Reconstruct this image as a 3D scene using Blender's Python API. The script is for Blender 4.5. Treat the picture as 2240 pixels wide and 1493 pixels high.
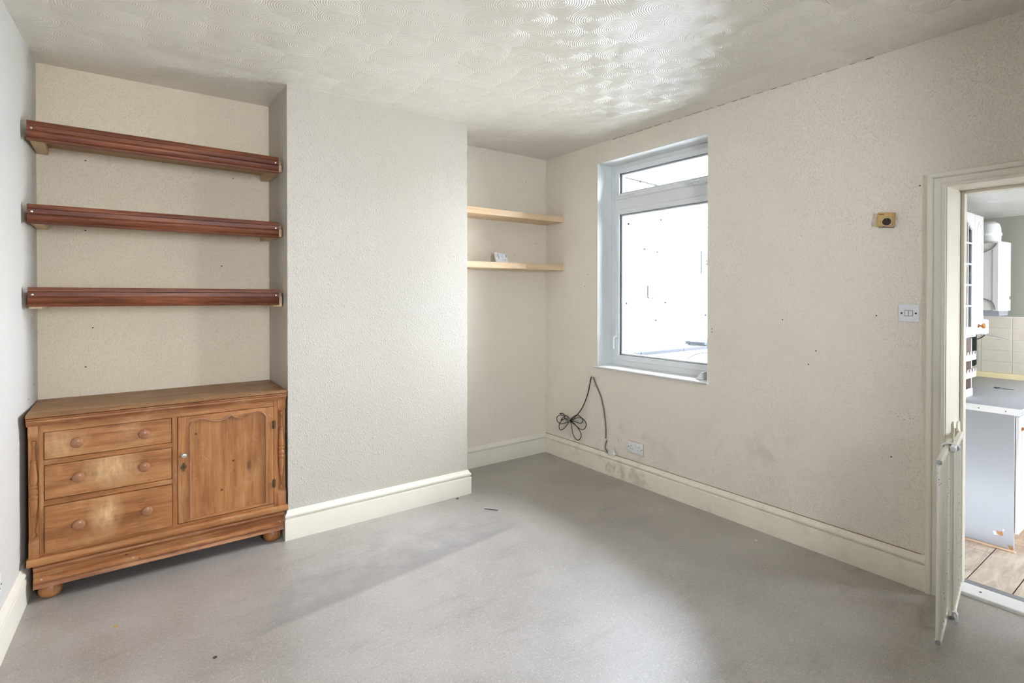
import bpy, bmesh, math, random
from mathutils import Vector, Matrix
random.seed(7)
for o in list(bpy.data.objects): bpy.data.objects.remove(o)
sc = bpy.context.scene
COL = sc.collection
PI = math.pi

# ------------------------------------------------------------------ camera
H = 2.688; XR = 3.18; YB = 3.815; YC = 3.34; XCL = 0.80; XCR = 2.04
YAW = 0.6319; PITCH = 0.0081
cam = bpy.data.cameras.new('camera'); cam_o = bpy.data.objects.new('camera', cam); COL.objects.link(cam_o)
cam.sensor_width = 36; cam.sensor_fit = 'HORIZONTAL'
cam.lens = 1171.88 / 2240 * 36
cam.shift_y = -(746.5 - 653.2) / 2240
cam.clip_start = 0.02
cam_o.location = (0, 0, 1.45)
cam_o.rotation_euler = (PI/2 - PITCH, 0, -YAW)
sc.camera = cam_o

# ------------------------------------------------------------------ world: plain bright overcast sky
w = bpy.data.worlds.new('overcast'); sc.world = w; w.use_nodes = True
bg = w.node_tree.nodes['Background']
bg.inputs[0].default_value = (0.84, 0.905, 1.0, 1)
bg.inputs[1].default_value = 30.0

# daylight portals sit in the real window openings
def portal(name, loc, rot, sx, sy):
    l = bpy.data.lights.new(name, 'AREA'); l.shape = 'RECTANGLE'; l.size = sx; l.size_y = sy
    l.cycles.is_portal = True
    o = bpy.data.objects.new(name, l); COL.objects.link(o); o.location = loc; o.rotation_euler = rot
portal('portal_window', (3.42, 2.64, 1.69), (0, PI/2, 0), 1.66, 1.03)
portal('portal_front_window', (.7, -1.42, 1.75), (PI/2, 0, 0), .76, .9)
portal('portal_kitchen_window', (5.0, -1.32, 1.35), (PI/2, 0, 0), .86, .8)

vs = sc.view_settings
vs.view_transform = 'Standard'; vs.look = 'None'; vs.gamma = 1; vs.use_curve_mapping = False
vs.exposure = 0.9
sc.cycles.use_denoising = True
sc.cycles.max_bounces = 4; sc.cycles.diffuse_bounces = 4; sc.cycles.glossy_bounces = 2; sc.cycles.transparent_max_bounces = 8
sc.cycles.use_adaptive_sampling = True; sc.cycles.adaptive_threshold = .1; sc.cycles.adaptive_min_samples = 24
sc.cycles.sample_clamp_indirect = 8.0; sc.cycles.caustics_reflective = False; sc.cycles.caustics_refractive = False

# ------------------------------------------------------------------ material helpers
def lin(c):
    return tuple((v/255/12.92 if v/255 <= .04045 else ((v/255+.055)/1.055)**2.4) for v in c)
class NT:
    def __init__(s, name):
        s.m = bpy.data.materials.new(name); s.m.use_nodes = True
        s.t = s.m.node_tree; s.n = s.t.nodes; s.p = s.n['Principled BSDF']
    def add(s, typ, **kw):
        n = s.n.new(typ)
        for k, v in kw.items():
            if k.startswith('i_'):
                key = k[2:]; key = int(key) if key.isdigit() else key
                sock = n.inputs[key]
                if hasattr(v, 'is_output'): s.t.links.new(v, sock)
                else: sock.default_value = v
            else: setattr(n, k, v)
        return n
    def link(s, a, b): s.t.links.new(a, b)
    def coord(s, scale=(1,1,1), rot=(0,0,0), loc=(0,0,0)):
        tc = s.add('ShaderNodeTexCoord')
        mp = s.add('ShaderNodeMapping'); s.link(tc.outputs['Object'], mp.inputs[0])
        mp.inputs['Scale'].default_value = scale; mp.inputs['Rotation'].default_value = rot; mp.inputs['Location'].default_value = loc
        return mp.outputs[0]
    def noise(s, vec, scale, detail=2, rough=.5, dist=0):
        n = s.add('ShaderNodeTexNoise'); s.link(vec, n.inputs['Vector'])
        n.inputs['Scale'].default_value = scale; n.inputs['Detail'].default_value = detail
        n.inputs['Roughness'].default_value = rough; n.inputs['Distortion'].default_value = dist
        return n.outputs['Fac']
    def voro(s, vec, scale, rnd=1.0, dims='3D', out='Distance'):
        n = s.add('ShaderNodeTexVoronoi', voronoi_dimensions=dims); s.link(vec, n.inputs['Vector'])
        n.inputs['Scale'].default_value = scale; n.inputs['Randomness'].default_value = rnd
        return n.outputs[out]
    def ramp(s, fac, stops, interp='LINEAR'):
        r = s.add('ShaderNodeValToRGB'); s.link(fac, r.inputs[0]); cr = r.color_ramp; cr.interpolation = interp
        while len(cr.elements) < len(stops): cr.elements.new(0.5)
        for e, (p, c) in zip(cr.elements, stops):
            e.position = p; e.color = (c, c, c, 1) if not isinstance(c, (tuple, list)) else (*c[:3], 1)
        return r.outputs[0]
    def math(s, op, a, b=None, c=None, clamp=False):
        n = s.add('ShaderNodeMath', operation=op, use_clamp=clamp)
        for i, v in enumerate((a, b, c)):
            if v is None: continue
            if hasattr(v, 'is_output'): s.link(v, n.inputs[i])
            else: n.inputs[i].default_value = v
        return n.outputs[0]
    def mix(s, fac, a, b, mode='MIX'):
        n = s.add('ShaderNodeMix', data_type='RGBA', blend_type=mode)
        for sock, v in ((n.inputs[0], fac), (n.inputs[6], a), (n.inputs[7], b)):
            if hasattr(v, 'is_output'): s.link(v, sock)
            elif isinstance(v, (tuple, list)): sock.default_value = (*v[:3], 1)
            else: sock.default_value = v
        return n.outputs[2]
    def bump(s, height, strength=.3, dist=.01, normal=None):
        b = s.add('ShaderNodeBump'); s.link(height, b.inputs['Height'])
        b.inputs['Strength'].default_value = strength; b.inputs['Distance'].default_value = dist
        if normal is not None: s.link(normal, b.inputs['Normal'])
        s.link(b.outputs[0], s.p.inputs['Normal']); return b.outputs[0]
    def base(s, c):
        if hasattr(c, 'is_output'): s.link(c, s.p.inputs['Base Color'])
        else: s.p.inputs['Base Color'].default_value = (*c[:3], 1)
    def rough(s, r):
        if hasattr(r, 'is_output'): s.link(r, s.p.inputs['Roughness'])
        else: s.p.inputs['Roughness'].default_value = r
    def blob(s, vec, centre, radius):   # 1 at the centre fading to 0 at the ellipsoid
        d = s.add('ShaderNodeVectorMath', operation='SUBTRACT'); s.link(vec, d.inputs[0]); d.inputs[1].default_value = centre
        e = s.add('ShaderNodeVectorMath', operation='DIVIDE'); s.link(d.outputs[0], e.inputs[0]); e.inputs[1].default_value = radius
        l = s.add('ShaderNodeVectorMath', operation='LENGTH'); s.link(e.outputs[0], l.inputs[0])
        return s.math('SUBTRACT', 1.0, l.outputs['Value'], clamp=True)

def plain(name, rgb, rough=.5, metal=0, var=.06, scale=12, bump=0, spec=.5, coat=0):
    m = NT(name); v = m.coord()
    n = m.noise(v, scale, 1)
    c = lin(rgb)
    m.base(m.mix(n, tuple(x*(1-var) for x in c), tuple(min(1, x*(1+var)) for x in c)))
    m.rough(rough); m.p.inputs['Metallic'].default_value = metal
    m.p.inputs['Specular IOR Level'].default_value = spec
    m.p.inputs['Coat Weight'].default_value = coat
    if bump: m.bump(m.noise(v, scale*8, 2), bump, .002)
    return m.m

def wallpaper(name, rgb, stains=None, strength=.5):
    m = NT(name); v = m.coord()
    c = lin(rgb)
    big = m.noise(v, 1.7, 1)
    col = m.mix(big, tuple(x*.95 for x in c), tuple(min(1, x*1.04) for x in c))
    yellow = m.ramp(m.noise(v, .9, 1, .6), [(.45, 0), (.75, .35)])
    col = m.mix(yellow, col, (c[0]*.99, c[1]*.955, c[2]*.88))
    if stains: col = stains(m, v, col)
    # woodchip paper: short raised chips over a fine paper grain
    warp = m.coord(scale=(1.35, 1.35, .75), rot=(.75, .6, .3))
    chips = m.ramp(m.noise(warp, 112, 1, .5), [(.52, 0), (.74, 1)], 'EASE')
    fine = m.noise(v, 210, 1)
    hgt = m.math('ADD', chips, m.math('MULTIPLY', fine, .5))
    m.bump(hgt, strength, .0042)
    m.base(col); m.rough(.62); m.p.inputs['Specular IOR Level'].default_value = .35
    return m.m

def right_stains(m, v, col):
    # mould specks above the old radiator line, grubby patches by the sockets and the skirting
    specks = m.ramp(m.voro(v, 55), [(.12, 1), (.24, 0)])
    gate = m.ramp(m.noise(v, 9, 2), [(.45, 0), (.6, 1)])
    area = m.math('ADD', m.blob(v, (3.18, 1.08, .83), (.2, .24, .055)), m.math('MULTIPLY', m.blob(v, (3.18, 1.9, .28), (.2, 1.1, .28)), .35), clamp=True)
    f = m.math('MULTIPLY', m.math('MULTIPLY', specks, gate), m.math('MULTIPLY', area, 1.3), clamp=True)
    col = m.mix(f, col, lin((128, 105, 78)))
    smudge = m.ramp(m.noise(v, 5, 4, .65), [(.48, 0), (.75, 1)])
    a2 = m.math('ADD', m.blob(v, (3.18, 2.75, .27), (.2, .55, .25)), m.blob(v, (3.18, 3.5, .24), (.2, .3, .10)), clamp=True)
    a2 = m.math('ADD', a2, m.math('MULTIPLY', m.blob(v, (3.18, 1.75, .45), (.2, .7, .35)), .7), clamp=True)
    col = m.mix(m.math('MULTIPLY', m.math('MULTIPLY', smudge, a2), .5), col, lin((172, 152, 122)))
    return col

CREAM = (239, 231, 217)
M_WALL = wallpaper('woodchip_cream_darkened', (203, 196, 185))  # same cream paper, darkened in colour to offset the strong window light
M_WALLR = wallpaper('woodchip_cream_marked', CREAM, right_stains)
M_WALLL = wallpaper('woodchip_left_darkened', (212, 209, 203))  # same paper, colour lowered because light on the left wall is strong
M_WALLB = wallpaper('woodchip_pale_cream', (240, 232, 216))
M_WALLA = wallpaper('woodchip_cream_brightened', (246, 232, 208))  # same cream paper, alcove's brighter, warmer light put into the colour

def artex(name, rgb):
    m = NT(name); v = m.coord()
    vv = m.add('ShaderNodeTexVoronoi', voronoi_dimensions='2D'); m.link(v, vv.inputs['Vector'])
    vv.inputs['Scale'].default_value = 5.4; vv.inputs['Randomness'].default_value = .42
    d = vv.outputs['Distance']
    wob = m.math('ADD', d, m.math('MULTIPLY', m.noise(v, 16, 1), .06))
    rings = m.math('SINE', m.math('MULTIPLY', wob, 115.0))
    # every comb swirl was pressed a little tilted
    sep = m.add('ShaderNodeSeparateColor'); m.link(vv.outputs['Color'], sep.inputs[0])
    dp = m.add('ShaderNodeVectorMath', operation='SUBTRACT'); m.link(v, dp.inputs[0]); m.link(vv.outputs['Position'], dp.inputs[1])
    sx = m.add('ShaderNodeSeparateXYZ'); m.link(dp.outputs[0], sx.inputs[0])
    tilt = m.math('ADD', m.math('MULTIPLY', m.math('SUBTRACT', sep.outputs[0], .5), sx.outputs[0]), m.math('MULTIPLY', m.math('SUBTRACT', sep.outputs[1], .5), sx.outputs[1]))
    hump = m.math('ADD', m.math('MULTIPLY', d, -1.8), m.math('MULTIPLY', tilt, 19.0))
    hgt = m.math('ADD', m.math('MULTIPLY', rings, .10), m.math('ADD', hump, m.math('MULTIPLY', m.noise(v, 6, 1), .9)))
    m.bump(hgt, .8, .0075)
    c = lin(rgb); n = m.noise(v, 1.4, 3)
    m.base(m.mix(n, tuple(x*.94 for x in c), c)); m.rough(.29); m.p.inputs['Specular IOR Level'].default_value = 1.0
    return m.m
M_CEIL = artex('artex_swirl_ceiling', (246, 239, 227))
M_CEILK = artex('artex_swirl_kitchen', (228, 228, 224))

def vinyl():
    m = NT('flecked_grey_vinyl'); v = m.coord()
    big = m.ramp(m.noise(v, 1.6, 2, .62), [(.35, 0), (.65, 1)]); mid = m.noise(v, 7, 2, .65)
    a, b = lin((141, 133, 125)), lin((175, 168, 162))
    col = m.mix(m.math('ADD', m.math('MULTIPLY', big, .6), m.math('MULTIPLY', mid, .4)), a, b)
    fine = m.noise(v, 330, 2, .7)
    col = m.mix(m.ramp(fine, [(.35, .0), (.7, .38)]), col, lin((182, 178, 172)))
    cells = m.add('ShaderNodeTexVoronoi', voronoi_dimensions='2D'); m.link(m.coord(scale=(1, 1.7, 1), rot=(0, 0, .5)), cells.inputs['Vector']); cells.inputs['Scale'].default_value = 135
    sep = m.add('ShaderNodeSeparateColor'); m.link(cells.outputs['Color'], sep.inputs[0])
    inside = m.ramp(m.math('ADD', cells.outputs['Distance'], m.math('MULTIPLY', sep.outputs[1], .22)), [(.26, 1), (.42, 0)])
    wf = m.math('MULTIPLY', m.math('GREATER_THAN', sep.outputs[0], .78), inside)
    kf = m.math('MULTIPLY', m.math('LESS_THAN', sep.outputs[0], .12), inside)
    col = m.mix(m.math('MULTIPLY', wf, .62), col, lin((226, 222, 215)))
    col = m.mix(m.math('MULTIPLY', kf, .65), col, lin((78, 72, 68)))
    # a band that was never scrubbed, with one straight edge, and scuffs
    pos = m.coord(rot=(0, 0, -.142), loc=(0, 0, 0))
    sx = m.add('ShaderNodeSeparateXYZ'); m.link(pos, sx.inputs[0])
    edge = m.math('MULTIPLY', m.math('SUBTRACT', sx.outputs[1], 2.352), 30, clamp=True)
    far = m.math('MULTIPLY', m.math('SUBTRACT', 3.12, m.math('ADD', sx.outputs[1], m.math('MULTIPLY', mid, .6))), 2.6, clamp=True)
    xl = m.math('MULTIPLY', m.math('SUBTRACT', m.math('ADD', sx.outputs[0], m.math('MULTIPLY', mid, .4)), .95), 5, clamp=True)
    xr = m.math('MULTIPLY', m.math('SUBTRACT', 2.5, sx.outputs[0]), 3, clamp=True)
    band = m.math('MULTIPLY', m.math('MULTIPLY', edge, far), m.math('MULTIPLY', xl, xr))
    col = m.mix(m.math('MULTIPLY', band, .46), col, lin((104, 99, 95)))
    scuff = m.ramp(m.noise(m.coord(scale=(1, 3.2, 1), rot=(0, 0, -.6)), 3.2, 3, .72), [(.56, 0), (.72, 1)])
    col = m.mix(m.math('MULTIPLY', scuff, .28), col, lin((112, 104, 97)))
    m.base(col)
    m.rough(m.math('ADD', m.math('ADD', .35, m.math('MULTIPLY', band, .13)), m.math('MULTIPLY', mid, .16)))
    m.p.inputs['Specular IOR Level'].default_value = 1.0; m.p.inputs['IOR'].default_value = 1.75
    m.bump(m.noise(v, 420, 2), .18, .001)
    return m.m
M_FLOOR = vinyl()

def wood(name, dark, mid, light, axis='X', scale=1.0, knots=.5, rough=.45, scuff=0, spec=.4, coat=0, bleach=False):
    m = NT(name)
    s = {'X': (1.1, 14, 14), 'Y': (14, 1.1, 14), 'Z': (14, 14, 1.1)}[axis]
    oi = m.add('ShaderNodeObjectInfo')
    tc = m.add('ShaderNodeTexCoord')
    off = m.add('ShaderNodeVectorMath', operation='ADD'); m.link(tc.outputs['Object'], off.inputs[0])
    mul = m.math('MULTIPLY', oi.outputs['Random'], 7.0)
    cmb = m.add('ShaderNodeCombineXYZ'); [m.link(mul, cmb.inputs[i]) for i in range(3)]
    m.link(cmb.outputs[0], off.inputs[1]); o = off.outputs[0]
    mp = m.add('ShaderNodeMapping'); m.link(o, mp.inputs[0]); mp.inputs['Scale'].default_value = tuple(x*scale for x in s)
    g1 = m.noise(mp.outputs[0], 1.6, 4, .55, .6); g2 = m.noise(mp.outputs[0], 9, 3, .6)
    g = m.math('ADD', m.math('MULTIPLY', g1, .65), m.math('MULTIPLY', g2, .35))
    col = m.ramp(g, [(.30, lin(dark)), (.48, lin(mid)), (.68, lin(light))])
    ks = {'X': (2.2, 6, 6), 'Y': (6, 2.2, 6), 'Z': (6, 6, 2.2)}[axis]
    mk = m.add('ShaderNodeMapping'); m.link(o, mk.inputs[0]); mk.inputs['Scale'].default_value = ks
    kd = m.voro(mk.outputs[0], 1.25)
    col = m.mix(m.math('MULTIPLY', m.ramp(kd, [(.03, 1), (.13, 0)]), knots), col, tuple(x*.45 for x in lin(dark)))
    if scuff:
        sf = m.ramp(m.noise(o, 6, 5, .7), [(.52, 0), (.8, 1)])
        col = m.mix(m.math('MULTIPLY', sf, scuff), col, lin((216, 176, 132)))
        dk = m.ramp(m.noise(o, 4, 4, .6), [(.25, 1), (.45, 0)])
        col = m.mix(m.math('MULTIPLY', dk, .35), col, tuple(x*.6 for x in lin(dark)))
    if scuff:
        dots = m.add('ShaderNodeTexVoronoi'); m.link(o, dots.inputs['Vector']); dots.inputs['Scale'].default_value = 16
        dsep = m.add('ShaderNodeSeparateColor'); m.link(dots.outputs['Color'], dsep.inputs[0])
        dot = m.math('MULTIPLY', m.ramp(dots.outputs['Distance'], [(.05, 1), (.14, 0)]), m.math('GREATER_THAN', dsep.outputs[0], .80))
        col = m.mix(m.math('MULTIPLY', dot, knots), col, lin((84, 46, 26)))
        for rot, th in ((.55, .745), (-.8, .75)):
            vr = m.add('ShaderNodeVectorRotate', rotation_type='Y_AXIS'); m.link(o, vr.inputs['Vector']); vr.inputs['Angle'].default_value = rot
            sm = m.add('ShaderNodeMapping'); m.link(vr.outputs[0], sm.inputs[0]); sm.inputs['Scale'].default_value = (6, 6, 170)
            col = m.mix(m.math('MULTIPLY', m.ramp(m.noise(sm.outputs[0], 1.3, 1), [(th, 0), (th+.02, 1)]), .28), col, lin((220, 186, 146)))
    if bleach:
        ov = m.add('ShaderNodeTexCoord').outputs['Object']
        bl = m.math('ADD', m.blob(ov, (.32, 0, .58), (.13, .3, .11)), m.blob(ov, (.29, 0, .36), (.08, .3, .12)), clamp=True)
        bl = m.math('ADD', bl, m.math('MULTIPLY', m.blob(ov, (.12, 0, .73), (.12, .3, .09)), .6), clamp=True)
        bl = m.math('MULTIPLY', bl, m.ramp(m.noise(m.coord(scale=(3, 3, 1.2)), 9, 4, .7), [(.3, .25), (.65, 1)]))
        col = m.mix(m.math('MULTIPLY', bl, 1.1, clamp=True), col, lin((232, 190, 140)))
    m.base(col); m.rough(rough); m.p.inputs['Specular IOR Level'].default_value = spec
    m.p.inputs['Coat Weight'].default_value = coat; m.p.inputs['Coat Roughness'].default_value = .3
    m.bump(g2, .12, .002)
    return m.m
PINE = ((122, 74, 39), (164, 107, 60), (194, 139, 88))
M_PINE_X = wood('waxed_pine_along', *PINE, 'X', scuff=.5)
M_DRAWER = wood('waxed_pine_bleached_drawer', *PINE, 'X', scuff=.5, bleach=True, knots=.7)
M_PINE_Z = wood('waxed_pine_upright', *PINE, 'Z', scuff=.3)
M_PINE_TOP = wood('worn_pine_top', (108, 70, 40), (150, 106, 66), (180, 138, 94), 'X', scuff=.35)
M_PINE_TURN = wood('turned_pine', (126, 76, 40), (160, 104, 59), (184, 130, 82), 'Z', knots=.1, rough=.35)
M_PINE_BASE = wood('stained_pine_base', (104, 60, 34), (150, 94, 54), (190, 136, 88), 'X', scuff=.4, knots=.9)
M_KNOB = plain('waxed_knob', (158, 108, 74), .3, var=.18, scale=40)
M_RED = wood('red_stained_timber', (70, 32, 17), (110, 57, 32), (148, 86, 52), 'X', knots=.9, rough=.42, scale=1.2)
M_BATT = wood('raw_batten', (186, 154, 112), (212, 184, 144), (226, 202, 164), 'Y', knots=.4, rough=.6)
M_SHELFB = wood('shelf_board_raw', (150, 116, 84), (176, 142, 106), (190, 160, 124), 'X', knots=.3, rough=.6)
M_BEECH = wood('beech_laminate', (214, 176, 134), (230, 198, 160), (238, 212, 178), 'X', knots=0, rough=.45)
M_GLOSS = plain('cream_gloss_paint', (237, 231, 216), .34, var=.03)
M_GLOSSG = None
def grubby_gloss():
    m = NT('cream_gloss_paint_grubby'); v = m.coord()
    c = lin((241, 233, 214))
    sm = m.ramp(m.noise(v, 9, 5, .7), [(.5, 0), (.72, 1)])
    ar = m.math('ADD', m.blob(v, (3.16, 2.95, .08), (.2, .55, .14)), .22, clamp=True)
    col = m.mix(m.math('MULTIPLY', m.math('MULTIPLY', sm, ar), .7), c, lin((150, 134, 108)))
    m.base(col); m.rough(.36); return m.m
M_GLOSSG = grubby_gloss()
M_UPVC = plain('white_upvc', (236, 239, 240), .3, var=.02)
M_SEAL = plain('grey_gasket', (92, 94, 100), .6)
M_SILL = plain('white_sill', (244, 245, 246), .3, var=.02)
M_REVEAL = plain('reveal_emulsion', (236, 238, 236), .7, var=.04, bump=.25)
M_WHITE = plain('white_plastic', (236, 236, 240), .35, var=.02)
M_OLDWHITE = plain('aged_white_plastic', (230, 230, 226), .4, var=.05)
M_BLACK = plain('black_rubber', (34, 27, 24), .5)
M_DARK = plain('dark_hole', (30, 24, 22), .8)
M_GREYC = plain('grey_cable_sheath', (122, 112, 104), .5)
M_TIE = plain('cream_tie', (206, 184, 140), .5)
M_STEEL = plain('zinc_screw', (200, 202, 200), .3, metal=.8)
M_BRASS = plain('aged_brass', (96, 78, 50), .45, metal=.6, var=.2, scale=60)
M_TAN = plain('nicotine_plastic', (206, 170, 112), .5, var=.16, scale=90)
M_DIAL = plain('brown_dial', (54, 45, 40), .45)
M_LCD = plain('lcd_grey', (214, 220, 226), .2)
M_MARK = plain('grey_print', (110, 112, 118), .5)
def gate_enamel():
    m = NT('cream_enamel_chipped'); v = m.coord()
    sp = m.ramp(m.voro(m.coord(scale=(1, 1, .55)), 130), [(.16, 1), (.26, 0)])
    where = m.ramp(m.noise(m.coord(scale=(9, 9, 1)), 3, 3), [(.52, 0), (.60, 1)])
    m.base(m.mix(m.math('MULTIPLY', sp, where), lin((236, 232, 219)), lin((98, 66, 44)))); m.rough(.35); return m.m
M_GATE = gate_enamel()
M_RUST = plain('rust_specks', (120, 86, 60), .8)

def glass():
    m = NT('window_glass'); n = m.n; n.remove(m.p)
    tr = m.add('ShaderNodeBsdfTransparent'); tr.inputs[0].default_value = (.97, .98, .98, 1)
    gl = m.add('ShaderNodeBsdfGlossy'); gl.inputs['Roughness'].default_value = .02
    fr = m.add('ShaderNodeFresnel'); fr.inputs[0].default_value = 1.35
    mx = m.add('ShaderNodeMixShader'); m.link(fr.outputs[0], mx.inputs[0]); m.link(tr.outputs[0], mx.inputs[1]); m.link(gl.outputs[0], mx.inputs[2])
    m.link(mx.outputs[0], n['Material Output'].inputs[0]); return m.m
M_GLASS = glass()

def render_wall():
    m = NT('white_masonry_paint'); v = m.coord()
    st = m.ramp(m.noise(m.coord(scale=(1.0, 1, .35)), 2.2, 6, .7), [(.5, 0), (.72, 1)])
    low = m.blob(v, (7.0, 5.4, 1.2), (2.6, 2, .9))
    col = m.mix(m.math('MULTIPLY', m.math('MULTIPLY', st, m.math('ADD', low, .1)), .8, clamp=True), lin((214, 216, 218)), lin((96, 99, 102)))
    cr = m.ramp(m.voro(v, 1.6, out='Distance'), [(.0, 1), (.012, 0)])
    m.base(col); m.rough(.8); m.bump(m.noise(v, 14, 6, .7), .35, .02); return m.m
M_RENDER = render_wall()
M_COPING = plain('grey_coping_stone', (34, 35, 38), .9, spec=.1, var=.35, scale=14, bump=.4)
M_YARD = plain('yard_concrete', (206, 206, 204), .9, var=.12, scale=5)
M_CABLEOUT = plain('outdoor_cable', (22, 23, 25), .8, spec=.1)
M_IRON = plain('black_iron', (18, 18, 21), .8, spec=.1)

M_KCAB = plain('white_foil_door', (222, 220, 221), .32, var=.02)
M_KPANEL = plain('pale_grey_end_panel', (164, 167, 173), .4, var=.04, scale=3)
M_CHIP = plain('bare_chipboard', (176, 126, 74), .8, var=.2, scale=80)
M_OAKK = wood('orange_knob_wood', (150, 92, 48), (180, 116, 66), (196, 136, 84), 'X', knots=0)
M_BACK = wood('brown_rack_back', (146, 88, 46), (172, 108, 58), (186, 124, 72), 'Z', knots=.1)
def worktop_mat():
    m = NT('speckled_grey_laminate'); v = m.coord()
    n = m.noise(v, 330, 3, .7)
    m.base(m.ramp(n, [(.32, lin((108, 110, 116))), (.5, lin((158, 160, 166))), (.66, lin((204, 206, 210)))])); m.rough(.35); return m.m
M_WORK = worktop_mat()
M_TILE = plain('beige_glazed_tile', (214, 205, 190), .22, var=.03, scale=30)
M_GROUT = plain('white_grout', (238, 236, 232), .8)
M_KWALL = plain('grey_green_paint', (150, 149, 136), .7, var=.05, bump=.5, scale=8)
M_TRIM = plain('yellowed_trim', (232, 216, 172), .45)
def plank_mat():
    m = NT('pale_travertine_plank'); v = m.coord()
    oi = m.add('ShaderNodeObjectInfo')
    n = m.noise(m.coord(scale=(1, 5, 1)), 5, 5, .65, .8)
    col = m.ramp(n, [(.3, lin((176, 156, 138))), (.5, lin((206, 190, 172))), (.7, lin((228, 216, 202)))])
    col = m.mix(m.math('MULTIPLY', oi.outputs['Random'], .25), col, lin((190, 172, 152)))
    m.base(col); m.rough(.38); return m.m
M_PLANK = plank_mat()
M_JOINT = plain('dark_floor_joint', (58, 46, 44), .9)
M_BOILER = plain('boiler_white_enamel', (214, 214, 212), .35, var=.02)
M_BOILERB = plain('boiler_grey_base', (150, 152, 156), .5)
M_GREEN = plain('dark_green_board', (44, 58, 50), .5)
M_PINKST = wood('pinkish_floor_bead', (200, 160, 130), (222, 186, 156), (234, 204, 178), 'Y', knots=0)
M_VNOSE = plain('grey_vinyl_nosing', (140, 142, 146), .5, var=.15, scale=20)

# ------------------------------------------------------------------ mesh helpers
def obj(name, bm, mat, parent=None, smooth=True, angle=35):
    me = bpy.data.meshes.new(name); bmesh.ops.recalc_face_normals(bm, faces=bm.faces); bm.to_mesh(me); bm.free()
    if smooth and len(me.polygons):
        me.shade_smooth(); me.set_sharp_from_angle(angle=math.radians(angle))
    me.materials.append(mat)
    o = bpy.data.objects.new(name, me); COL.objects.link(o)
    if parent is not None: o.parent = parent
    return o
def inst(name, me, loc, parent, rot=(0, 0, 0), scale=(1, 1, 1)):
    o = bpy.data.objects.new(name, me); COL.objects.link(o); o.parent = parent; o.location = loc; o.rotation_euler = rot; o.scale = scale
    return o
def empty(name, loc=(0, 0, 0), rot=(0, 0, 0)):
    o = bpy.data.objects.new(name, None); COL.objects.link(o); o.location = loc; o.rotation_euler = rot; o.empty_display_size = .05
    return o
def tag(o, label=None, cat=None, group=None, kind=None):
    if label: o['label'] = label
    if cat: o['category'] = cat
    if group: o['group'] = group
    if kind: o['kind'] = kind
    return o
def struct(o, label, cat): return tag(o, label, cat, kind='structure')
def box(bm, x0, x1, y0, y1, z0, z1, bev=0, seg=1):
    b = bmesh.new()
    vs_ = [b.verts.new(p) for p in ((x0,y0,z0),(x1,y0,z0),(x1,y1,z0),(x0,y1,z0),(x0,y0,z1),(x1,y0,z1),(x1,y1,z1),(x0,y1,z1))]
    for f in ((3,2,1,0),(4,5,6,7),(0,1,5,4),(1,2,6,5),(2,3,7,6),(3,0,4,7)): b.faces.new([vs_[i] for i in f])
    if bev: bmesh.ops.bevel(b, geom=b.edges[:], offset=bev, segments=seg, profile=.5, affect='EDGES')
    me = bpy.data.meshes.new('t'); b.to_mesh(me); b.free(); bm.from_mesh(me); bpy.data.meshes.remove(me)
    return bm
def B(*a, **k): return box(bmesh.new(), *a, **k)
def lathe(bm, prof, axis='Z', org=(0, 0, 0), seg=24, sgn=1):
    """prof: list of (radius, height)."""
    def P(r, h, a):
        c, s = r*math.cos(a), r*math.sin(a); h *= sgn
        p = {'Z': (c, s, h), 'Y': (c, h, s), 'X': (h, c, s)}[axis]
        return (p[0]+org[0], p[1]+org[1], p[2]+org[2])
    rings = []
    for r, h in prof:
        rings.append([bm.verts.new(P(r, h, 2*PI*i/seg)) for i in range(seg)] if r > 1e-6 else [bm.verts.new(P(0, h, 0))])
    for a, b in zip(rings, rings[1:]):
        for i in range(seg):
            j = (i+1) % seg
            if len(a) == 1 and len(b) == 1: continue
            if len(a) == 1: bm.faces.new((a[0], b[i], b[j]))
            elif len(b) == 1: bm.faces.new((a[i], a[j], b[0]))
            else: bm.faces.new((a[i], a[j], b[j], b[i]))
    for r in (rings[0], rings[-1]):
        if len(r) > 1: bm.faces.new(r)
    return bm
def prism(bm, pts, axis, a, b):
    """extrude a closed 2D outline along an axis from a to b. X: pts=(y,z); Y: (x,z); Z: (x,y)"""
    def P(p, t): return {'X': (t, p[0], p[1]), 'Y': (p[0], t, p[1]), 'Z': (p[0], p[1], t)}[axis]
    va = [bm.verts.new(P(p, a)) for p in pts]; vb = [bm.verts.new(P(p, b)) for p in pts]
    n = len(pts)
    for i in range(n): bm.faces.new((va[i], va[(i+1) % n], vb[(i+1) % n], vb[i]))
    bm.faces.new(va[::-1]); bm.faces.new(vb)
    return bm
def catmull(pts, n=6, closed=False):
    pts = [Vector(p) for p in pts]; out = []
    m = len(pts)
    rng = range(m if closed else m-1)
    for i in rng:
        g = (lambda k: pts[k % m]) if closed else (lambda k: pts[min(max(k, 0), m-1)])
        p0, p1, p2, p3 = g(i-1), g(i), g(i+1), g(i+2)
        for j in range(n):
            t = j/n
            out.append(.5*((2*p1)+(-p0+p2)*t+(2*p0-5*p1+4*p2-p3)*t*t+(-p0+3*p1-3*p2+p3)*t**3))
    if not closed: out.append(pts[-1])
    return out
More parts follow.
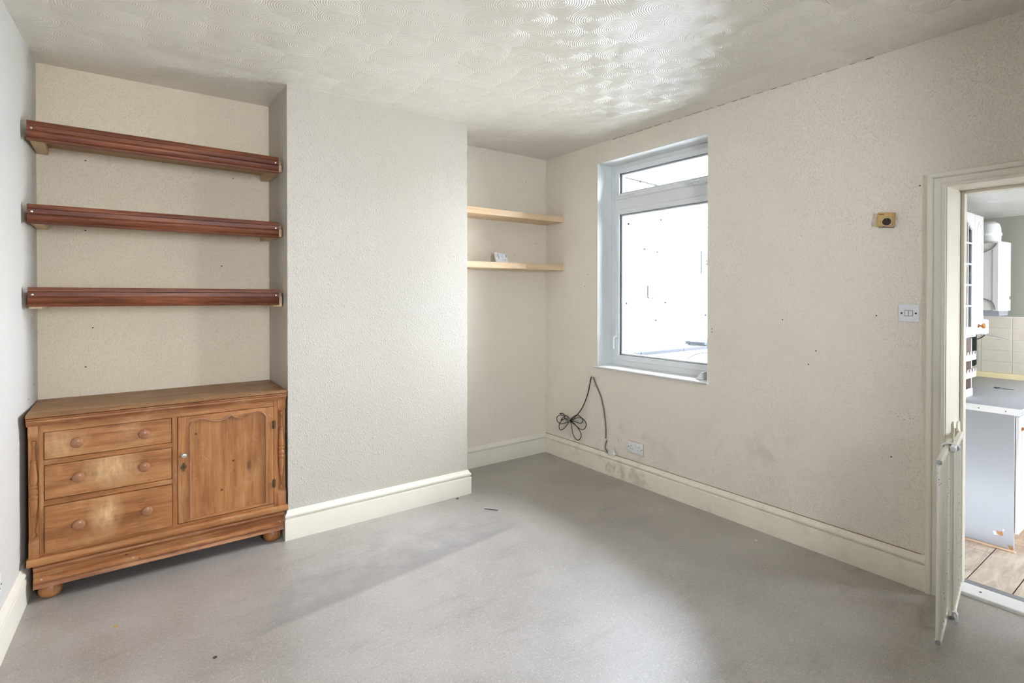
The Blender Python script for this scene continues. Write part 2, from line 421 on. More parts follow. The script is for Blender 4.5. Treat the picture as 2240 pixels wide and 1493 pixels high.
def tube(bm, pts, r, seg=8, closed=False):
    pts = [Vector(p) for p in pts]; n = len(pts); rings = []
    up = None
    for i, p in enumerate(pts):
        a = pts[(i-1) % n] if closed else pts[max(i-1, 0)]; b = pts[(i+1) % n] if closed else pts[min(i+1, n-1)]
        t = (b-a).normalized()
        if up is None: up = t.orthogonal().normalized()
        up = (up - t*up.dot(t)); up = up.normalized() if up.length > 1e-6 else t.orthogonal().normalized()
        s = t.cross(up)
        rings.append([bm.verts.new(p + (up*math.cos(2*PI*k/seg) + s*math.sin(2*PI*k/seg))*r) for k in range(seg)])
    rr = list(zip(rings, rings[1:])) + ([(rings[-1], rings[0])] if closed else [])
    for a, b in rr:
        for k in range(seg): bm.faces.new((a[k], a[(k+1) % seg], b[(k+1) % seg], b[k]))
    if not closed: bm.faces.new(rings[0][::-1]); bm.faces.new(rings[-1])
    return bm
def sweep(path, prof, inward):
    """skirting: profile (d, z) swept along a floor path, mitred. inward: +1 offsets to the left of travel."""
    bm = bmesh.new(); P = [Vector(p) for p in path]; n = len(P); rows = []
    for i, p in enumerate(P):
        d0 = (P[i]-P[i-1]).normalized() if i > 0 else None
        d1 = (P[i+1]-P[i]).normalized() if i < n-1 else None
        nn = [Vector((-d.y, d.x))*inward for d in (d0, d1) if d is not None]
        if len(nn) == 1: off = nn[0]
        else:
            bis = (nn[0]+nn[1]).normalized(); off = bis/ bis.dot(nn[0])
        rows.append([bm.verts.new((p.x+off.x*d, p.y+off.y*d, z)) for d, z in prof])
    m = len(prof)
    for a, b in zip(rows, rows[1:]):
        for k in range(m): bm.faces.new((a[k], a[(k+1) % m], b[(k+1) % m], b[k]))
    bm.faces.new(rows[0][::-1]); bm.faces.new(rows[-1])
    return bm

# ------------------------------------------------------------------ room shell
def xl(y): return -.357 - .05*(YB-y)        # the left wall runs slightly out of square
KF = -.145                                   # the kitchen lies one step down
bm = bmesh.new(); prism(bm, [(xl(-1.3)-.02, -1.3), (XR+.285, -1.3), (XR+.285, YB+.02), (xl(YB)-.02, YB+.02)], 'Z', -.06, 0)
struct(obj('floor', bm, M_FLOOR, smooth=False), 'grey flecked vinyl floor of the empty dining room', 'floor')
bm = bmesh.new(); prism(bm, [(xl(-1.3)-.02, -1.32), (XR+.02, -1.32), (XR+.02, YB+.02), (xl(YB)-.02, YB+.02)], 'Z', H, H+.1)
struct(obj('ceiling', bm, M_CEIL, smooth=False), 'cream ceiling combed with overlapping swirls', 'ceiling')
bm = bmesh.new(); prism(bm, [(xl(-1.4), -1.4), (xl(YB), YB), (xl(YB)-.2, YB+.2), (xl(-1.4)-.2, -1.4)], 'Z', -.06, H+.05)
WL = struct(obj('wall_left', bm, M_WALLL, smooth=False), 'pale papered wall at the left edge beside the sideboard', 'wall')
WBk = struct(obj('wall_back', B(xl(YB)-.2, 1.4, YB, YB+.25, -.06, H+.05), M_WALLA, smooth=False), 'cream papered back wall of the left alcove behind the shelves', 'wall')
WBr = struct(obj('wall_alcove', B(1.4, XR+.27, YB, YB+.25, -.06, H+.05), M_WALLB, smooth=False), 'off white papered back wall of the right alcove', 'wall')
bm = B(XCL, XCR, YC, YB, -.05, H+.02)
WCh = struct(obj('wall_chimney', bm, M_WALL, smooth=False), 'chimney breast papered in cream woodchip', 'wall')
# right wall in pieces round the window and the doorway (one mesh)
WY0, WY1, WZ0, WZ1 = 2.125, 3.15, .862, 2.523      # window opening
DY0, DY1, DZ1 = .10, .855, 1.985                   # doorway (structural)
bm = bmesh.new(); X0, X1 = XR, XR+.27
for y0, y1, z0, z1 in ((WY1, YB, -.06, H+.05), (WY0, WY1, -.06, WZ0), (WY0, WY1, WZ1, H+.05), (DY1, WY0, -.06, H+.05), (DY0, DY1, DZ1, H+.05), (-1.4, DY0, -.06, H+.05)):
    box(bm, X0, X1, y0, y1, z0, z1)
bmesh.ops.remove_doubles(bm, verts=bm.verts, dist=1e-5)
WR = struct(obj('wall_right', bm, M_WALLR, smooth=False), 'cream papered wall with the window and the kitchen doorway', 'wall')
# wall behind the camera with its wide window
bm = bmesh.new(); fx0, fx1, fz0, fz1 = .32, 1.08, 1.3, 2.2
for x0, x1, z0, z1 in ((xl(-1.3)-.2, fx0, -.06, H+.05), (fx1, XR, -.06, H+.05), (fx0, fx1, -.06, fz0), (fx0, fx1, fz1, H+.05)):
    box(bm, x0, x1, -1.5, -1.3, z0, z1)
struct(obj('wall_front', bm, M_WALL, smooth=False), 'papered wall behind the viewpoint with a wide window', 'wall')
w2 = empty('window_2', (.7, -1.4, fz0)); struct(w2, 'wide white framed window behind the viewpoint', 'window')
bm = bmesh.new()
for a in ((-.38, -.335, 0, .9), (.335, .38, 0, .9), (-.335, .335, 0, .045), (-.335, .335, .855, .9)): box(bm, a[0], a[1], -.03, .03, a[2], a[3])
obj('frame', bm, M_UPVC, w2, smooth=False)
obj('pane', B(-.335, .335, -.003, .003, .045, .855), M_GLASS, w2, smooth=False)

# small drilled holes left in the walls
hb = bmesh.new(); lathe(hb, [(0, .0012), (.0028, .0010), (.0036, 0)], 'Z', seg=10)
hme = bpy.data.meshes.new('screw_hole'); hb.to_mesh(hme); hb.free(); hme.materials.append(M_DARK)
for x, z in ((-.151, 2.195), (.587, 2.19), (-.153, 1.806), (-.123, 1.264), (-.156, 1.046), (.52, 1.63), (2.82, 1.80), (3.06, 1.91), (2.95, 2.46)):
    inst('screw_hole', hme, (x, YB, z), WBk if x < 1.4 else WBr, (PI/2, 0, 0))
for y, z in ((2.09, 1.22), (2.09, 1.20), (1.43, 1.13), (1.62, 1.30), (3.30, 1.52), (3.27, 1.62), (.945, 1.985), (1.47, 1.05), (1.13, 1.34), (1.06, .62)):
    inst('screw_hole', hme, (XR, y, z), WR, (0, -PI/2, 0))
for y, z in ((3.72, .98), (3.56, .93)):
    inst('screw_hole', hme, (xl(y), y, z), WL, (0, PI/2, 0))
inst('filled_hole', hme, (1.33, YC, .52), WCh, (PI/2, 0, 0), (2.2, 2.2, 2)).data = hme.copy()
WCh.children[-1].data.materials[0] = M_WALL

# hairline gaps in the paintwork
M_GAP = plain('dirty_gap', (146, 114, 78), .9, var=.3, scale=60)
for i in range(26):
    y0 = .93 + i*.111; ln = .1105
    obj('skirting_gap', B(XR-.0065, XR+.001, y0, y0+ln, .1715, .1715+random.uniform(.0010, .0018)), M_GAP, WR, smooth=False)
for i in range(22):
    y0 = 1.15 + i*.085; ln = random.uniform(.02, .075)
    obj('ceiling_crack', B(XR-.0015, XR+.001, y0, y0+ln, H-random.uniform(.001, .003), H-.0002), M_GAP if i % 3 else M_DARK, WR, smooth=False)

# skirting boards
SK = [(0, .172), (.004, .172), (.008, .168), (.010, .160), (.016, .154), (.021, .148), (.023, .141), (.021, .134), (.015, .129), (.013, .126), (.016, .123), (.021, .121), (.022, .117), (.022, 0), (0, 0)]
struct(obj('baseboard_chimney', sweep([(XCL, YC+.16), (XCL, YC), (XCR, YC), (XCR, YB)], SK, -1), M_GLOSS), 'cream moulded skirting round the chimney breast', 'skirting')
struct(obj('baseboard_alcove', sweep([(XCR+.023, YB), (XR-.001, YB)], SK, -1), M_GLOSS), 'cream moulded skirting in the empty right alcove', 'skirting')
struct(obj('baseboard_right', sweep([(XR, YB-.022), (XR, .909)], SK, -1), M_GLOSSG), 'grubby cream skirting under the window', 'skirting')
struct(obj('baseboard_left', sweep([(xl(-1.28), -1.28), (xl(3.47), 3.47)], SK, -1), M_GLOSS), 'white skirting along the left wall', 'skirting')

# ------------------------------------------------------------------ window_1
W1 = empty('window_1', (3.345, 2.6375, WZ0)); struct(W1, 'white plastic window with a top light above one tall pane', 'window')
hy = (WY1-WY0)/2; hz = WZ1-WZ0
def ring(bm, y0, y1, z0, z1, wd, x0, x1, bev=.004):
    """mitred rectangular frame, wd wide"""
    o = [(y0, z0), (y1, z0), (y1, z1), (y0, z1)]; i = [(y0+wd, z0+wd), (y1-wd, z0+wd), (y1-wd, z1-wd), (y0+wd, z1-wd)]
    for k in range(4):
        l = (k+1) % 4; b = bmesh.new()
        q = [o[k], o[l], i[l], i[k]]
        va = [b.verts.new((x0, *p)) for p in q]; vb = [b.verts.new((x1, *p)) for p in q]
        for a in range(4): b.faces.new((va[a], va[(a+1) % 4], vb[(a+1) % 4], vb[a]))
        b.faces.new(va[::-1]); b.faces.new(vb)
        bmesh.ops.recalc_face_normals(b, faces=b.faces)
        ed = [e for e in b.edges if abs(e.verts[0].co.x-x0) < 1e-6 and abs(e.verts[1].co.x-x0) < 1e-6]
        if bev: bmesh.ops.bevel(b, geom=ed, offset=bev, segments=1, affect='EDGES')
        me = bpy.data.meshes.new('t'); b.to_mesh(me); b.free(); bm.from_mesh(me); bpy.data.meshes.remove(me)
    return bm
obj('outer_frame', ring(bmesh.new(), -hy, hy, 0, hz, .046, 0, .07, .003), M_UPVC, W1, smooth=False)
TZ = 2.1945-WZ0
bm = bmesh.new()
prism(bm, [(0, TZ-.040), (0, TZ+.040), (.07, TZ+.040), (.07, TZ-.040)], 'Y', -hy+.046, hy-.046)
obj('transom', bm, M_UPVC, W1, smooth=False)
def sash(name, y0, y1, z0, z1):
    s = obj(name, ring(bmesh.new(), y0, y1, z0, z1, .043, -.012, .05, .004), M_UPVC, W1, smooth=False)
    obj('gasket', ring(bmesh.new(), y0+.041, y1-.041, z0+.041, z1-.041, .005, .0, .016, 0), M_SEAL, s, smooth=False)
    obj('glazing_bead', ring(bmesh.new(), y0+.042, y1-.042, z0+.042, z1-.042, .014, .016, .05, .003), M_UPVC, s, smooth=False)
    obj('pane', B(.026, .032, y0+.05, y1-.05, z0+.05, z1-.05) if False else B(.026, .032, y0+.05, y1-.05, z0+.05, z1-.05), M_GLASS, s, smooth=False)
    return s
top = sash('top_light', -hy+.050, hy-.050, TZ+.043, hz-.033)
cas = sash('casement', -hy+.050, hy-.050, .045, TZ-.043)
def handle(parent, loc, rx, name='handle'):
    bm = bmesh.new()
    box(bm, -.012, 0, -.045, .02, -.011, .011, .003)
    tube(bm, catmull([(-.012, 0, 0), (-.03, .004, 0), (-.04, .02, 0), (-.042, .06, 0), (-.040, .10, 0)], 4), .0065, 8)
    h = obj(name, bm, M_OLDWHITE, parent); h.location = loc; h.rotation_euler = (rx, 0, 0)
    bm = bmesh.new(); lathe(bm, [(.011, 0), (.013, -.006), (.010, -.016), (0, -.018)], 'X', seg=14)
    obj('pivot', bm, M_OLDWHITE, h)
    return h
handle(top, (-.012, .30, TZ+.055), 0)
handle(top, (-.012, -.27, TZ+.055), PI)
handle(cas, (-.012, hy-.072, .24), -PI/2)
# reveal plaster: sides and head, painted white
bm = bmesh.new()
box(bm, -.166, .0, hy-.001, hy+.003, 0, hz); box(bm, -.166, .0, -hy-.003, -hy+.001, 0, hz); box(bm, -.166, .0, -hy, hy, hz-.001, hz+.003)
obj('reveal', bm, M_REVEAL, W1, smooth=False)
bm = bmesh.new(); prism(bm, [(0, -.012), (0, .006), (-.176, .003), (-.188, 0), (-.192, -.006), (-.188, -.012), (-.176, -.015)], 'Y', -hy-.012, hy+.022)
obj('sill', bm, M_SILL, W1)
star = bmesh.new()
for k in range(6):
    a = k*PI/3; c, s = math.cos(a), math.sin(a)
    q = [(0, 0), (.010*math.cos(a+.5), .010*math.sin(a+.5)), (.026*c, .026*s), (.010*math.cos(a-.5), .010*math.sin(a-.5))]
    va = [star.verts.new((0, *p)) for p in q]; vb = [star.verts.new((-.0012, *p)) for p in q]
    for i in range(4): star.faces.new((va[i], va[(i+1) % 4], vb[(i+1) % 4], vb[i]))
    star.faces.new(va); star.faces.new(vb[::-1])
so = obj('star_sticker', star, M_MARK, smooth=False); so.location = (3.370, 2.985, 2.028)
tag(so, 'small grey star sticker on the upper corner of the window glass', 'sticker')
# a folded white card left on the sill
bm = bmesh.new(); prism(bm, [(0, 0), (.052, 0), (.052, .052)], 'X', 0, .055)
bmesh.ops.bevel(bm, geom=bm.edges[:], offset=.002, segments=1, affect='EDGES')
wo = obj('plastic_wedge', bm, M_WHITE, smooth=False); wo.location = (3.235, 2.20, .868); wo.rotation_euler = (0, 0, PI-.1)
wo.location = (3.27, 2.235, .867)
tag(wo, 'small white triangular wedge on the right end of the window sill', 'wedge')

# ------------------------------------------------------------------ doorway to the kitchen
D1 = empty('door_1', (XR, .84, 0)); struct(D1, 'cream painted doorway with moulded architrave, no door leaf', 'doorway')
# architrave profile: (across from inner edge, thickness)
AR = [(0, 0), (0, .012), (.004, .016), (.012, .016), (.015, .013), (.018, .016), (.040, .024), (.044, .020), (.046, .026), (.050, .029), (.066, .029), (.069, .026), (.069, 0)]
def architrave(yin, ytop, sgn, z1):
    bm = bmesh.new(); bot = []; topv = []
    for a, t in AR:
        bot.append(bm.verts.new((-t, yin+sgn*a, 0))); topv.append(bm.verts.new((-t, yin+sgn*a, z1+a)))
    n = len(AR)
    for i in range(n): bm.faces.new((bot[i], bot[(i+1) % n], topv[(i+1) % n], topv[i]))
    bm.faces.new(bot); bm.faces.new(topv[::-1]); return bm
IZ = 1.962
obj('architrave', architrave(0, 0, 1, IZ), M_GLOSS, D1, angle=25)
obj('architrave', architrave(-.76+.03, 0, -1, IZ), M_GLOSS, D1, angle=25)
bm = bmesh.new(); A_, B_ = [], []
for a, t in AR: A_.append(bm.verts.new((-t, a, IZ+a))); B_.append(bm.verts.new((-t, -.73-a, IZ+a)))
n = len(AR)
for i in range(n): bm.faces.new((A_[i], A_[(i+1) % n], B_[(i+1) % n], B_[i]))
bm.faces.new(A_); bm.faces.new(B_[::-1])
obj('architrave', bm, M_GLOSS, D1, angle=25)
obj('jamb', B(-.001, .272, -.004, .015, 0, IZ+.02), M_GLOSS, D1, smooth=False)
obj('jamb', B(-.001, .272, -.741, -.722, 0, IZ+.02), M_GLOSS, D1, smooth=False)
obj('head_lining', B(-.001, .272, -.722, -.004, IZ+.002, IZ+.023), M_GLOSS, D1, smooth=False)
for a in ((-.018, -.004, 0, IZ+.002), (-.722, -.708, 0, IZ+.002)): obj('door_stop', B(.205, .25, a[0], a[1], a[2], a[3], .002), M_GLOSS, D1, smooth=False)
obj('door_stop', B(.205, .25, -.708, -.018, IZ-.012, IZ+.002, .002), M_GLOSS, D1, smooth=False)
bm = bmesh.new(); prism(bm, [(.10, 0), (.103, .012), (.108, .015), (.212, .017), (.218, .012), (.218, 0)], 'Y', -.722, -.004)
th = obj('threshold', bm, M_SILL, D1, smooth=False)
for y in (-.10, -.36, -.62): obj('screw', lathe(bmesh.new(), [(.006, 0), (.005, .0025), (0, .003)], 'Z', (.16, y, .0155), 10), M_MARK, th)
bm = bmesh.new(); prism(bm, [(.218, 0), (.218, .011), (.286, .006), (.292, .0), (.292, -.05), (.288, -.05), (.288, 0)], 'Y', -.722, -.004)
obj('step_nosing', bm, M_VNOSE, D1, smooth=False)
obj('step_riser', B(.272, .287, -.74, .02, KF, -.001), M_GLOSS, D1, smooth=False)

# ------------------------------------------------------------------ pine sideboard
SB = empty('pine_sideboard', (-.352, 3.347, 0))
tag(SB, 'old waxed pine sideboard with three drawers and a scalloped door, standing in the left alcove', 'sideboard')
Wd = 1.143
obj('carcass', B(.008, Wd-.008, .016, .45, .172, .868), M_PINE_X, SB, smooth=False)
bm = bmesh.new(); prism(bm, [(-.026, .884), (-.022, .888), (.452, .888), (.452, .870), (-.020, .870), (-.026, .874)], 'X', -.004, Wd-.001)
obj('top_board', bm, M_PINE_TOP, SB)
bm = bmesh.new(); prism(bm, [(.02, .8695), (-.024, .8695), (-.028, .866), (-.024, .862), (-.020, .860), (-.022, .852), (-.016, .845), (-.008, .838), (-.006, .832), (.02, .832)], 'X', -.003, Wd-.001)
obj('cornice', bm, M_PINE_BASE, SB)
obj('rail', B(.055, 1.094, .002, .018, .797, .832, .0015), M_PINE_X, SB, smooth=False)
obj('rail', B(.056, .573, .001, .018, .6405, .6655, .002), M_PINE_X, SB, smooth=False)
obj('rail', B(.056, .573, .001, .018, .4475, .4735, .002), M_PINE_X, SB, smooth=False)
obj('rail', B(.055, 1.094, .002, .018, .209, .224, .0015), M_PINE_X, SB, smooth=False)
for x0, x1 in ((.040, .057), (1.076, 1.095), (.572, .5955)): obj('stile', B(x0, x1, 0, .018, .210, .798 if x0 > .5 and x0 < .6 else .832, .0015), M_PINE_Z, SB, smooth=False)
# corner posts with end blocks and split balusters
BAL = [(.004, .0), (.011, .004), (.013, .012), (.010, .02), (.006, .024), (.007, .034), (.010, .058), (.013, .086), (.0135, .09), (.016, .094), (.016, .100), (.012, .104), (.014, .112), (.018, .15), (.0185, .178), (.0145, .182), (.019, .188), (.020, .196), (.015, .203), (.020, .210), (.021, .224), (.015, .232), (.019, .238), (.019, .246), (.0145, .250), (.018, .262), (.0195, .28), (.016, .32), (.0125, .35), (.015, .353), (.0155, .362), (.011, .366), (.008, .41), (.0065, .43), (.010, .436), (.0125, .446), (.010, .456), (.003, .460)]
for x0, x1 in ((.002, .040), (1.095, Wd-.002)):
    cx = (x0+x1)/2
    obj('corner_post', B(x0, x1, .012, .03, .210, .832), M_PINE_Z, SB, smooth=False)
    bm = bmesh.new(); prism(bm, [(.014, .764), (.006, .775), (.0, .79), (-.002, .80), (-.002, .832), (.014, .832)], 'X', x0, x1); obj('corner_block', bm, M_PINE_Z, SB)
    bm = bmesh.new(); prism(bm, [(.014, .306), (.004, .292), (-.002, .278), (-.002, .210), (.014, .210)], 'X', x0, x1); obj('corner_block', bm, M_PINE_Z, SB)
    obj('split_baluster', lathe(bmesh.new(), [(r*.92, h) for r, h in BAL], 'Z', (cx, .012, .304), 20), M_PINE_TURN, SB)
# drawers and turned knobs
def knob(parent, x, y, z, s=.92, mat=None):
    p = [(.012, 0), (.011, .008), (.013, .012), (.022, .016), (.0268, .022), (.027, .028), (.024, .034), (.016, .038), (.006, .0395), (0, .0396)]
    return obj('knob', lathe(bmesh.new(), [(r*s, h*s) for r, h in p], 'Y', (x, y, z), 24, -1), mat or M_KNOB, parent)
for z0, z1, y0, kz, kx in ((.6675, .7955, .001, .735, (.182, .451)), (.4755, .6385, .001, .566, (.187, .450)), (.2255, .4455, -.010, .340, (.187, .460))):
    d = obj('drawer', B(.0595, .5695, y0, y0+.02, z0, z1, .003, 2), M_DRAWER, SB, smooth=False)
    for x in kx: knob(d, x, y0, kz)
# the door: sunk board, scalloped frame and bead
dx0, dx1, dz0, dz1 = .598, 1.074, .228, .7955
px0, px1 = .653, 1.033
DR = obj('door', B(dx0, dx1, .006, .02, dz0, dz1), M_PINE_X, SB, smooth=False)
DR.data.materials[0] = wood('pine_door_board', (130, 80, 43), (164, 108, 61), (188, 134, 84), 'Z', knots=.95, scuff=.35)
obj('door_stile', B(dx0, px0, -.001, .008, dz0, dz1, .001), M_PINE_Z, DR, smooth=False)
obj('door_stile', B(px1, dx1, -.001, .008, dz0, dz1, .001), M_PINE_Z, DR, smooth=False)
obj('door_rail', B(px0, px1, .001, .008, dz0, dz0+.014), M_PINE_X, DR, smooth=False)
SC = [(0, .052), (.025, .036), (.069, .026), (.115, .0225), (.16, .023), (.237, .033), (.328, .044), (.42, .040), (.519, .019), (.572, .034), (.634, .044), (.71, .045), (.786, .028), (.863, .019), (.93, .024), (.965, .034), (1, .052)]
edge = []
for seg_ in (SC[:9], SC[8:]):
    c = catmull([(px0+u*(px1-px0), 0, dz1-o) for u, o in seg_], 4); edge += c if not edge else c[1:]
bm = bmesh.new(); fr, bk = -.001, .008
for a, b in zip(edge, edge[1:]):
    q = [(a.x, a.z), (b.x, b.z), (b.x, dz1), (a.x, dz1)]
    prism(bm, q, 'Y', fr, bk)
bmesh.ops.remove_doubles(bm, verts=bm.verts, dist=1e-5)
obj('scalloped_rail', bm, M_PINE_X, DR, smooth=False)
pth = [(px0, 0, dz0+.016)] + [(px0, 0, dz0+.016+(edge[0].z-dz0-.016)*k/6) for k in range(1, 6)] + [(e.x, 0, e.z) for e in edge] + [(px1, 0, edge[-1].z+(dz0+.016-edge[-1].z)*k/6) for k in range(1, 7)]
obj('bead_moulding', tube(bmesh.new(), pth, .0048, 8), M_KNOB, DR)
knob(DR, .624, -.001, .590, .48, M_STEEL)
bm = bmesh.new(); prism(bm, [(.623+.011*math.cos(a)*(1+.35*math.cos(4*a)), .527+.024*math.sin(a)*(1+.2*math.cos(6*a))) for a in [2*PI*k/28 for k in range(28)]], 'Y', -.003, -.001)
es = obj('escutcheon', bm, M_BRASS, DR, smooth=False)
bm = bmesh.new(); prism(bm, [(.623+.003*math.cos(a), .531+.003*math.sin(a)) for a in [PI*k/6 for k in range(-2, 9)]] + [(.6215, .519), (.6245, .519)][::1], 'Y', -.0036, -.003); obj('keyhole', bm, M_DARK, es, smooth=False)
for z in (.69, .345):
    hg = obj('hinge', lathe(bmesh.new(), [(.0042, -.024), (.0042, .024)], 'Z', (1.075, -.003, z), 12), M_BRASS, DR)
    obj('hinge_leaf', B(1.066, 1.084, -.0022, -.001, z-.022, z+.022), M_BRASS, hg, smooth=False)
# base
bm = bmesh.new(); prism(bm, [(.02, .211), (-.016, .211), (-.021, .207), (-.023, .200), (-.023, .186), (-.020, .179), (-.014, .175), (.02, .175)], 'X', -.004, Wd+.004)
obj('base_rail', bm, M_PINE_X, SB)
bm = bmesh.new(); prism(bm, [(.02, .174), (-.006, .174), (-.013, .168), (-.015, .160), (-.011, .152), (-.002, .149), (-.002, .146), (-.009, .140), (-.005, .125), (-.003, .112), (-.012, .104), (-.018, .101), (-.018, .096), (-.007, .093), (-.010, .089), (-.020, .074), (-.020, .070), (.02, .070)], 'X', .018, 1.128)
pl = obj('plinth_board', bm, M_PINE_BASE, SB)
for x, z in ((.047, .107), (.40, .108), (1.105, .118)): obj('screw', lathe(bmesh.new(), [(.004, 0), (.003, .0015), (0, .002)], 'Y', (x, -.0105, z), 10, -1), M_STEEL, pl)
for x in (.076, 1.072):
    for y in (.045, .40):
        obj('bun_foot', lathe(bmesh.new(), [(.026, 0), (.038, .006), (.046, .020), (.048, .036), (.044, .054), (.034, .068), (.03, .176)], 'Z', (x, y, 0), 28), M_PINE_TURN, SB)

# ------------------------------------------------------------------ red stained alcove shelves
FP = [(.022, 0), (.002, 0), (0, .003), (-.001, .010), (.003, .016), (.006, .019), (.004, .024), (0, .032), (-.001, .040), (.004, .046), (.0045, .048), (.001, .050), (.001, .070), (.0035, .072), (.001, .074), (.001, .090), (.003, .094), (.022, .094)]
for i, (z0, dzb, tilt, lab) in enumerate(((2.182, .012, -.008, 'top red-stained timber shelf of the three above the pine sideboard'),
                                  (1.789, .008, 0, 'middle red-stained timber shelf of the three above the pine sideboard'),
                                  (1.389, -.010, -.004, 'lowest red-stained timber shelf, nearest the pine sideboard top'))):
    s = empty('alcove_shelf', (.21, 3.42, z0), (0, -tilt, 0)); tag(s, lab, 'shelf', 'red-stained shelves in the left alcove')
    bm = bmesh.new(); prism(bm, FP, 'X', -.565, .562); f = obj('fascia', bm, M_RED, s)
    for x in (-.548, .545): obj('screw', lathe(bmesh.new(), [(.0055, 0), (.004, .002), (0, .0026)], 'Y', (x, .001, .058), 12, -1), M_STEEL, f)
    obj('board', B(-.56, .58, .0225, .386, .053, .074, .001), M_SHELFB, s, smooth=False)
    for x0, x1 in ((-.562, -.515), (.535, .582)):
        bm = bmesh.new(); prism(bm, [(.0225, dzb), (.370, dzb), (.385, dzb+.012), (.385, .0525), (.0225, .0525)], 'X', x0, x1); obj('batten', bm, M_BATT, s, smooth=False)

# ------------------------------------------------------------------ beech shelves in the right alcove
for z0, z1, lab in ((2.087, 2.138, 'upper pale beech shelf in the right alcove beside the window'), (1.663, 1.712, 'lower pale beech shelf in the right alcove, carrying a white programmer')):
    b = obj('floating_shelf', B(XCR+.002, XR-.004, 3.566, YB-.001, z0, z1, .004, 2), M_BEECH)
    tag(b, lab, 'shelf', 'beech shelves in the right alcove')
# digital programmer leaning on the wall
PG = empty('heating_programmer', (2.575, 3.645, 1.7145), (-math.radians(24), 0, math.radians(-4)))
tag(PG, 'white digital heating programmer leaning on the lower beech shelf', 'thermostat')
obj('housing', B(-.058, .058, 0, .022, .0, .094, .004, 2), M_WHITE, PG)
bz = obj('screen_bezel', B(-.030, .034, -.0025, .002, .036, .086, .002), M_WHITE, PG)
obj('screen', B(-.024, .016, -.0035, -.002, .046, .080), M_LCD, bz, smooth=False)
obj('screen_edge', B(-.033, -.030, -.003, .001, .036, .086), M_MARK, bz, smooth=False)
for x, z, wv, hv, mt in ((.024, .066, .006, .012, M_MARK), (.044, .064, .004, .016, M_MARK), (-.046, .072, .008, .004, M_MARK), (-.046, .058, .008, .004, M_MARK), (-.006, .026, .010, .006, M_LCD), (.010, .026, .010, .006, M_LCD), (.028, .025, .006, .006, M_DARK), (-.028, .026, .006, .005, M_LCD), (.048, .046, .004, .003, M_MARK), (.050, .028, .006, .002, M_MARK)):
    obj('button', B(x-wv/2, x+wv/2, -.0018, .001, z-hv/2, z+hv/2), mt, PG, smooth=False)
obj('lower_flap', B(-.050, .054, -.0012, .001, .003, .019, .001), M_WHITE, PG, smooth=False)
obj('grey_foot', B(-.052, .054, -.002, .024, -.0015, .001), M_MARK, PG, smooth=False)

# ------------------------------------------------------------------ fittings on the right wall (built facing -X)
DT = empty('dial_thermostat', (XR, 1.083, 1.832), (math.radians(6), 0, 0))
tag(DT, 'yellowed plastic room thermostat with a brown dial, high on the wall', 'thermostat')
obj('back_plate', B(-.006, 0, -.034, .034, -.0385, .034), M_DARK, DT, smooth=False)
cs = bmesh.new(); prism(cs, [(-.037, -.033), (-.034, -.036), (.034, -.036), (.037, -.033), (.037, .033), (.034, .036), (-.034, .036), (-.037, .033)], 'X', -.036, -.006)
bmesh.ops.bevel(cs, geom=[e for e in cs.edges if all(v.co.x < -.035 for v in e.verts)], offset=.004, segments=2, affect='EDGES')
cs = obj('casing', cs, M_TAN, DT)
obj('dial_plate', lathe(bmesh.new(), [(.023, .0), (.0225, .0012), (0, .0012)], 'X', (-.036, -.012, -.012), 28, -1), plain('pale_dial_plate', (220, 200, 160), .5), DT)
dl = obj('dial', lathe(bmesh.new(), [(.0185, .001), (.0185, .007), (.0165, .009), (0, .009)], 'X', (-.036, -.012, -.012), 30, -1), M_DIAL, DT)
obj('pointer', B(-.0462, -.044, -.0128, -.0112, .0, .0045), M_TAN, dl, smooth=False)
obj('maker_print', B(-.0366, -.0358, .006, .030, .0235, .0262), M_DARK, DT, smooth=False)
for z in (-.02, -.01, 0, .01, .02): obj('vent_slot', B(-.028, -.014, -.0376, -.0365, z-.0015, z+.0015), M_TAN, cs, smooth=False)

LS = empty('light_switch', (XR, .986, 1.357)); tag(LS, 'white double light switch beside the kitchen doorway', 'light switch')
obj('plate', B(-.009, 0, -.0435, .0435, -.0435, .0435, .0025, 2), M_WHITE, LS)
for y in (-.0085, .0085):
    r = bmesh.new(); prism(r, [(-.009, -.012), (-.0145, -.012), (-.0115, .0), (-.0125, .012), (-.009, .012)], 'Y', y-.007, y+.007); rk = obj('rocker', r, M_WHITE, LS, smooth=False)
obj('rocker_gap', B(-.0096, -.009, -.018, .018, -.0145, .0145), M_MARK, LS, smooth=False)
for y in (-.030, .030): obj('screw', lathe(bmesh.new(), [(.0042, 0), (.004, .0008), (0, .001)], 'X', (-.009, y, 0), 12, -1), M_DARK, LS)

def double_socket(loc, rot, lab):
    S = empty('double_socket', loc, rot); tag(S, lab, 'socket', 'white double sockets')
    obj('plate', B(-.009, 0, -.073, .073, -.043, .043, .0025, 2), M_WHITE, S)
    obj('back_box', B(-.003, 0, -.076, .076, -.046, .046), M_TAN, S, smooth=False)
    for y in (-.0085, .0085):
        r = bmesh.new(); prism(r, [(-.009, .008), (-.0145, .008), (-.0115, .018), (-.0125, .030), (-.009, .030)], 'Y', y-.006, y+.006); obj('rocker', r, M_WHITE, S, smooth=False)
    for c in (-.038, .038):
        for y, z, wv, hv in ((c, .012, .004, .008), (c-.011, -.012, .006, .004), (c+.011, -.012, .006, .004)):
            obj('pin_hole', B(-.0094, -.0086, y-wv/2, y+wv/2, z-hv/2, z+hv/2), M_DARK, S, smooth=False)
    for y in (-.064, .064): obj('screw', lathe(bmesh.new(), [(.0042, 0), (.004, .0008), (0, .001)], 'X', (-.009, y, 0), 12, -1), M_DARK, S)
double_socket((XR, 2.740, .276), (0, 0, 0), 'white double socket low on the wall under the window')
double_socket((xl(2.89), 2.885, .285), (0, 0, PI-.05), 'white double socket cut by the left edge above the skirting')
